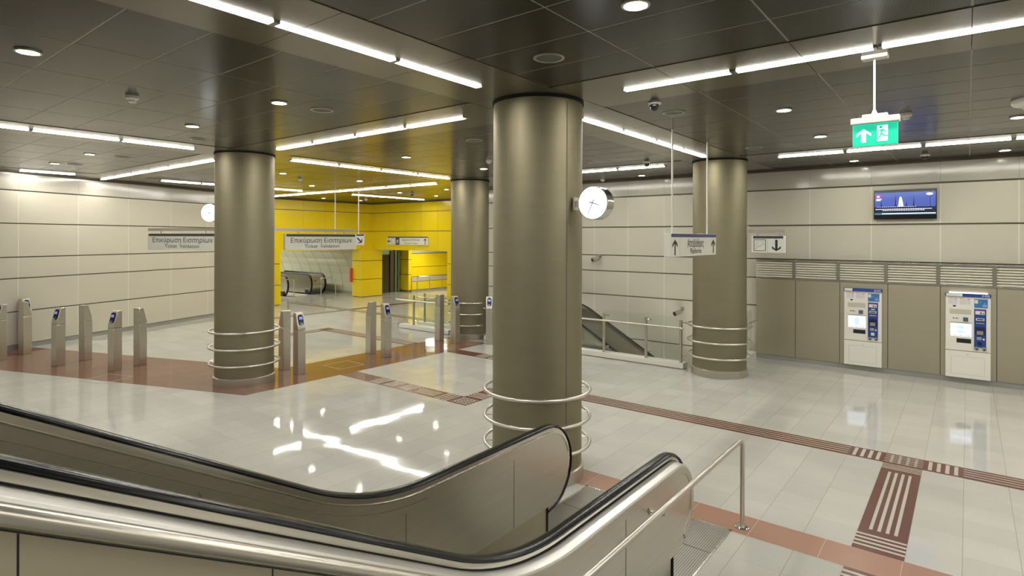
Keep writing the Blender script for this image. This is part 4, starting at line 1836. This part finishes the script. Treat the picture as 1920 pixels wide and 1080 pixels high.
# painted cladding beside the stair, below the steel band of the incline
q = MB()
q.sweep([p for p in level if p[0] < 2.0], [(-1.64, -.105), (-1.626, -.105), (-1.626, -1.5), (-1.64, -1.5)])
cl = q.build('stair_side_cladding', mat('brown_painted_panel', (.50, .45, .32), .42, .2), ESC)
q = MB()
q.sweep([p for p in level if p[0] < 2.0], [(-1.629, -.101), (-1.625, -.101), (-1.625, -.1045), (-1.629, -.1045)])
for y in (.92, .33, -.26, -.85):
    zt = ZL + SL * (YK - y)
    q.fbox((-1.6275, y - .002, zt - 1.7), (.0025, 0, 0), (0, .004, 0), (0, 0, 1.578))
q.build('cladding_joints', M_BLACK, cl)
# skirts, landing plates, comb, steps
q = MB()
q.box(XL - .07, 2.5, 0.001, XL + .02, YC - .01, .245)
q.build('skirt', M_CLAD, ESC)
q = MB()
q.box(XR - .02, 2.3, 0.001, -1.68, YC - .03, .245)
q.build('skirt', M_STEEL, ESC)
for nm, xx_, xa in (('newel_foot', XL - .03, .06), ('newel_foot', XR - .02, .1)):
    q = MB()
    q.box(xx_, YC - .012, 0.002, xx_ + xa, YC, .25)
    q.build(nm, M_BLACK, ESC)
q = MB()
q.box(-3.0, 4.6, 0.0, -1.6, 5.055, .004)
q.build('landing_plate', M_GRATE, ESC)
q = MB()
q.box(-3.0, 3.3, 0.0, -1.6, 4.592, .004)
q.build('landing_plate', M_GRATE, ESC)
q = MB()
for (a0, b0, a1, b1) in ((-3.02, 3.3, -3.0, 5.075), (-1.6, 3.3, -1.585, 5.075), (-3.02, 5.055, -1.585, 5.075)):
    q.box(a0, b0, 0, a1, b1, .005)
q.build('plate_frame', M_STEELH, ESC)
q = MB()
q.box(XL + .07, 3.05, 0, XR - .07, 3.3, .01)
q.build('comb_plate', M_STEELH, ESC)
for k in range(11):
    y1 = 3.05 - .34 * k
    z1 = max(0, k - 2) * .34 * SL
    q = MB()
    q.box(XL + .075, y1 - .34, z1 - .18, XR - .075, y1, z1 + .003)
    q.build('step', M_GRATE, ESC)

# stair beside the escalator, under the camera
q = MB()
for k in range(7):
    q.box(-1.59, -3.0, .15 * k * 1.0 if k else 0, 2.4, 2.1 - .26 * k, .15 * (k + 1))
struct('floor_stair', q, M_PLINTH)

# stair handrail
HR = thing('stair_handrail', 'round steel handrail ending in a post on the floor', 'handrail', (-1.53, 5.18, 0))
q = MB()
yk2 = 2.318 - 5.18
pts = [(0, 0, .02), (0, 0, .68)]
for k in range(1, 9):
    a = PI / 2 * k / 8
    pts.append((0, -.08 + .08 * math.cos(a), .685 + .08 * math.sin(a)))
n = 8
Rb = .5
T = Rb * math.tan(math.radians(15))
for k in range(n + 1):
    a = math.radians(30) * k / n
    pts.append((0, yk2 + T - Rb * math.sin(a), .765 + Rb - Rb * math.cos(a)))
pts.append((0, -7.2, .765 + SL * (yk2 + 7.2)))
q.tube(pts, .0195, 16)
q.build('rail', M_RAIL, HR)
q = MB()
q.lathe([(.062, 0), (.062, .012), (.055, .02), (.024, .022)], (0, 0, 0), 28)
q.build('floor_flange', M_CHROME, HR)
for (y, z) in ((-1.62, .765), (-3.9, .765 + SL * (yk2 + 3.9)), (-5.9, .765 + SL * (yk2 + 5.9))):
    xe = -.108 if y > -2 else -.093
    q2 = MB()
    q2.tube([(0, y, z - .01), (0, y, z - .05), (-.03, y, z - .06), (xe, y, z - .06)], .008, 8)
    q2.cyl((xe - .001, y, z - .06), (xe + .01, y, z - .06), .022, 14)
    q2.build('bracket', M_CHROME, HR)

# escalator descending in the stairwell (runs along +x)
r = thing('escalator', 'steel escalator descending in the stairwell behind the glass parapet', 'escalator')
# built along -y then turned: local y = -(x - x0)
X0 = -9.0
zl2, yk_ = .93, -1.67
r.location = Vector((X0, 0, 0)) * S
r.rotation_euler = (0, 0, -PI / 2)


def well_path(nose=True):
    """nose at local y = +; after the turn local (x, y) -> world (y, -x): so run toward -y becomes toward -x; mirror by using +y run"""
    out = []
    if nose:
        for k in range(13):
            a = math.radians(-90 + 180 * k / 12)
            out.append((-.0 - .33 * math.cos(a), zl2 - .33 + .33 * math.sin(a), -math.cos(a), math.sin(a)))
    for k in range(9):
        a = math.radians(30) * k / 8
        out.append((1.28 + 1.2 * math.sin(a), zl2 - 1.2 + 1.2 * math.cos(a), math.sin(a), math.cos(a)))
    y, z = out[-1][0], out[-1][1]
    out.append((y + 3.3, z - 3.3 * math.tan(math.radians(30)), .5, .866))
    return densify(out)


for (yy_, nm) in ((11.15, 0), (12.15, 1)):
    # local x = -world y
    lx = -yy_
    wp = well_path()
    lv = well_path(False)
    q = MB()
    s = -1 if nm else 1
    i = len(q.v)
    prof = [(lx - .035, -.05), (lx + .035, -.05), (lx + .035, -.62), (lx - .035, -.62)]
    q.sweep([(0.0, zl2, 0, 1)] + lv, prof)
    q.prism([(lx - .035, -.29 * math.cos(math.radians(t)), zl2 - .33 + .28 * math.sin(math.radians(t))) for t in range(-90, 91, 15)], (.07, 0, 0))
    pb_ = q.build('balustrade', M_STEELH, r)
    q = MB()
    q.sweep(wp, [(lx + x, d) for x, d in OV])
    q.build('handrail', M_RUBBER, pb_)
    q = MB()
    q.sweep(wp, [(lx - .04, -.02), (lx + .04, -.02), (lx + .045, -.06), (lx - .045, -.06)])
    q.build('handrail_guide', M_CHROME, pb_)
q = MB()
for k in range(13):
    y0 = .9 + .34 * k
    z0 = -max(0, k - 1) * .34 * SL
    q = MB()
    q.box(-12.08, y0, z0 - .2, -11.22, y0 + .34, z0 - .003)
    q.build('step', M_GRATE, r)
q = MB()
q.box(-12.1, -.5, 0.0, -11.2, .9, .004)
q.build('landing_plate', M_GRATE, r)

# pair of escalators in the vault (nose toward the hall, +x)
r = thing('escalator', 'escalator in the pale vault behind the yellow portal', 'escalator', (-22.75, 0, 0))


def vault_ring(y, w, m_in, name='balustrade'):
    q = MB()
    R = .40
    outline = [(R * math.cos(math.radians(t)) * .8, .45 + R * math.sin(math.radians(t))) for t in range(-80, 91, 10)]
    outline += [(-3.2, .85), (-3.2, .05)]
    q.prism([(a, y, b) for a, b in outline], (0, w, 0))
    o = q.build(name, m_in, r)
    return o, R


def vault_hand(y, par):
    q = MB()
    pts = [(.34 * math.cos(math.radians(t)) * 1.0, y, .45 + .42 * math.sin(math.radians(t))) for t in range(-75, 91, 11)] + [(-3.0, y, .87)]
    q.tube(pts, .036, 10)
    q.build('handrail', M_RUBBER, par)


b1, _ = vault_ring(13.30, .08, M_STEELH)
vault_hand(13.34, b1)
b2, _ = vault_ring(14.42, .75, M_STEELH)
vault_hand(14.45, b2)
vault_hand(15.14, b2)
for y in (13.26, 14.40):
    q = MB()
    q.box(-.12, y, 0, .1, y + .12, .2)
    q.build('newel_foot', M_BLACK, r)
q = MB()
q.box(.30, 14.6, .55, .325, 14.68, .63)
q.box(.30, 13.31, .55, .33, 13.37, .63)
q.build('warning_sticker', M_RED_P, r)
q = MB()
q.box(-2.9, 13.4, 0, .5, 14.4, .004)
q.build('landing_plate', M_GRATE, r)


def hoop(label, p, d, L, hgt):
    d = Vector((d[0], d[1], 0)).normalized()
    r = thing('guard_rail', label, 'guard rail', (p[0], p[1], 0), 0, 'hoop guard rails by the vault escalators')
    q = MB()
    pts = [Vector((0, 0, 0)), Vector((0, 0, hgt - .06)), d * .02 + Vector((0, 0, hgt - .015)), d * .06 + Vector((0, 0, hgt)), d * (L - .06) + Vector((0, 0, hgt)), d * (L - .02) + Vector((0, 0, hgt - .015)), d * L + Vector((0, 0, hgt - .06)), d * L]
    q.tube(pts, .02, 10)
    q.build('hoop', M_RAIL, r)


hoop('steel hoop rail right of the vault escalators, beside the yellow pier', (-21.62, 14.38), (.5, .38), .62, .76)
hoop('steel hoop rail before the vault escalators, at the left jamb', (-21.75, 13.2), (.25, -1), .85, .78)

# lift in the bay
r = thing('lift', 'dark glass lift between yellow walls', 'lift', (-20.72, 16.3, 0))
q = MB()
q.box(-.02, 0, .0, .02, 1.0, 1.72)
q.build('door', M_GLASSDARK, r)
q = MB()
q.box(-.02, 1.02, 0, .08, 1.22, 1.9)
q.build('door_frame', mat('brown_lift_frame', (.10, .08, .045), .3, .3), r)
for y in (1.28, 1.46):
    q = MB()
    q.box(.0, y, 0, .1, y + .1, 2.35)
    p = q.build('frame_post', M_GREENMET, r)
    for z in (.1, .85, 1.72, 1.9):
        q = MB()
        q.cyl((.1, y + .13, z), (.14, y + .13, z), .025, 10)
        q.build('glass_fixing', M_CHROME, p)
q = MB()
q.box(.02, .0, 1.75, .08, .26, 1.95)
q.build('lift_sign', M_WHITE, r)
q = MB()
q.box(.0, 0, 1.72, .03, 1.2, 2.35)
q.build('header', M_GREENMET, r)

q = MB()
q.box(-20.52, 15.02, .62, -20.44, 15.12, 1.2)
tag(q.build('hydrant_cabinet', M_REDBOX), 'narrow red box on the inner side of the yellow pier', 'box')

# railing before the leaning yellow wall
r = thing('guard_rail', 'steel railing on three posts before the yellow wall', 'guard rail', (-19.55, 17.95, 0))
q = MB()
q.tube([(0, 0, 0), (0, 0, .68), (.01, .03, .72), (.06, .1, .735), (.25, .7, .735), (.45, 1.4, .735), (.9, 3.0, .735)], .022, 10)
q.build('handrail', M_RAIL, r)
for (x, y) in ((.21, .58), (.40, 1.2), (.6, 1.95)):
    q = MB()
    q.cyl((x, y, 0), (x, y, .735), .018, 10)
    q.build('post', M_RAIL, r)

# ------------------------------------------------------------------ wall cameras
for (x, z, lab) in ((-7.36, 1.97, 'upper wall camera on the beige wall right of the nearest column'), (-5.21, .80, 'lower wall camera beside the right rear column')):
    r = thing('wall_camera', lab, 'camera', (x, 12.9, z), 0, 'wall cameras')
    dv = Vector((-.42, -.85, -.25)).normalized()
    q = MB()
    q.cyl(Vector((.0, -.16, 0)) - dv * .085, Vector((0, -.16, 0)) + dv * .085, .06, 18)
    q.build('housing', M_HOUSE, r)
    q = MB()
    q.cyl(Vector((0, -.16, 0)) + dv * .083, Vector((0, -.16, 0)) + dv * .088, .048, 18)
    q.build('lens', M_DOME, r)
    q = MB()
    q.tube([(.05, 0, .08), (.05, -.06, .08), (.04, -.12, .05)], .018, 8)
    q.box(.02, -.02, .04, .09, 0, .12)
    q.build('wall_mount', M_HOUSE, r)
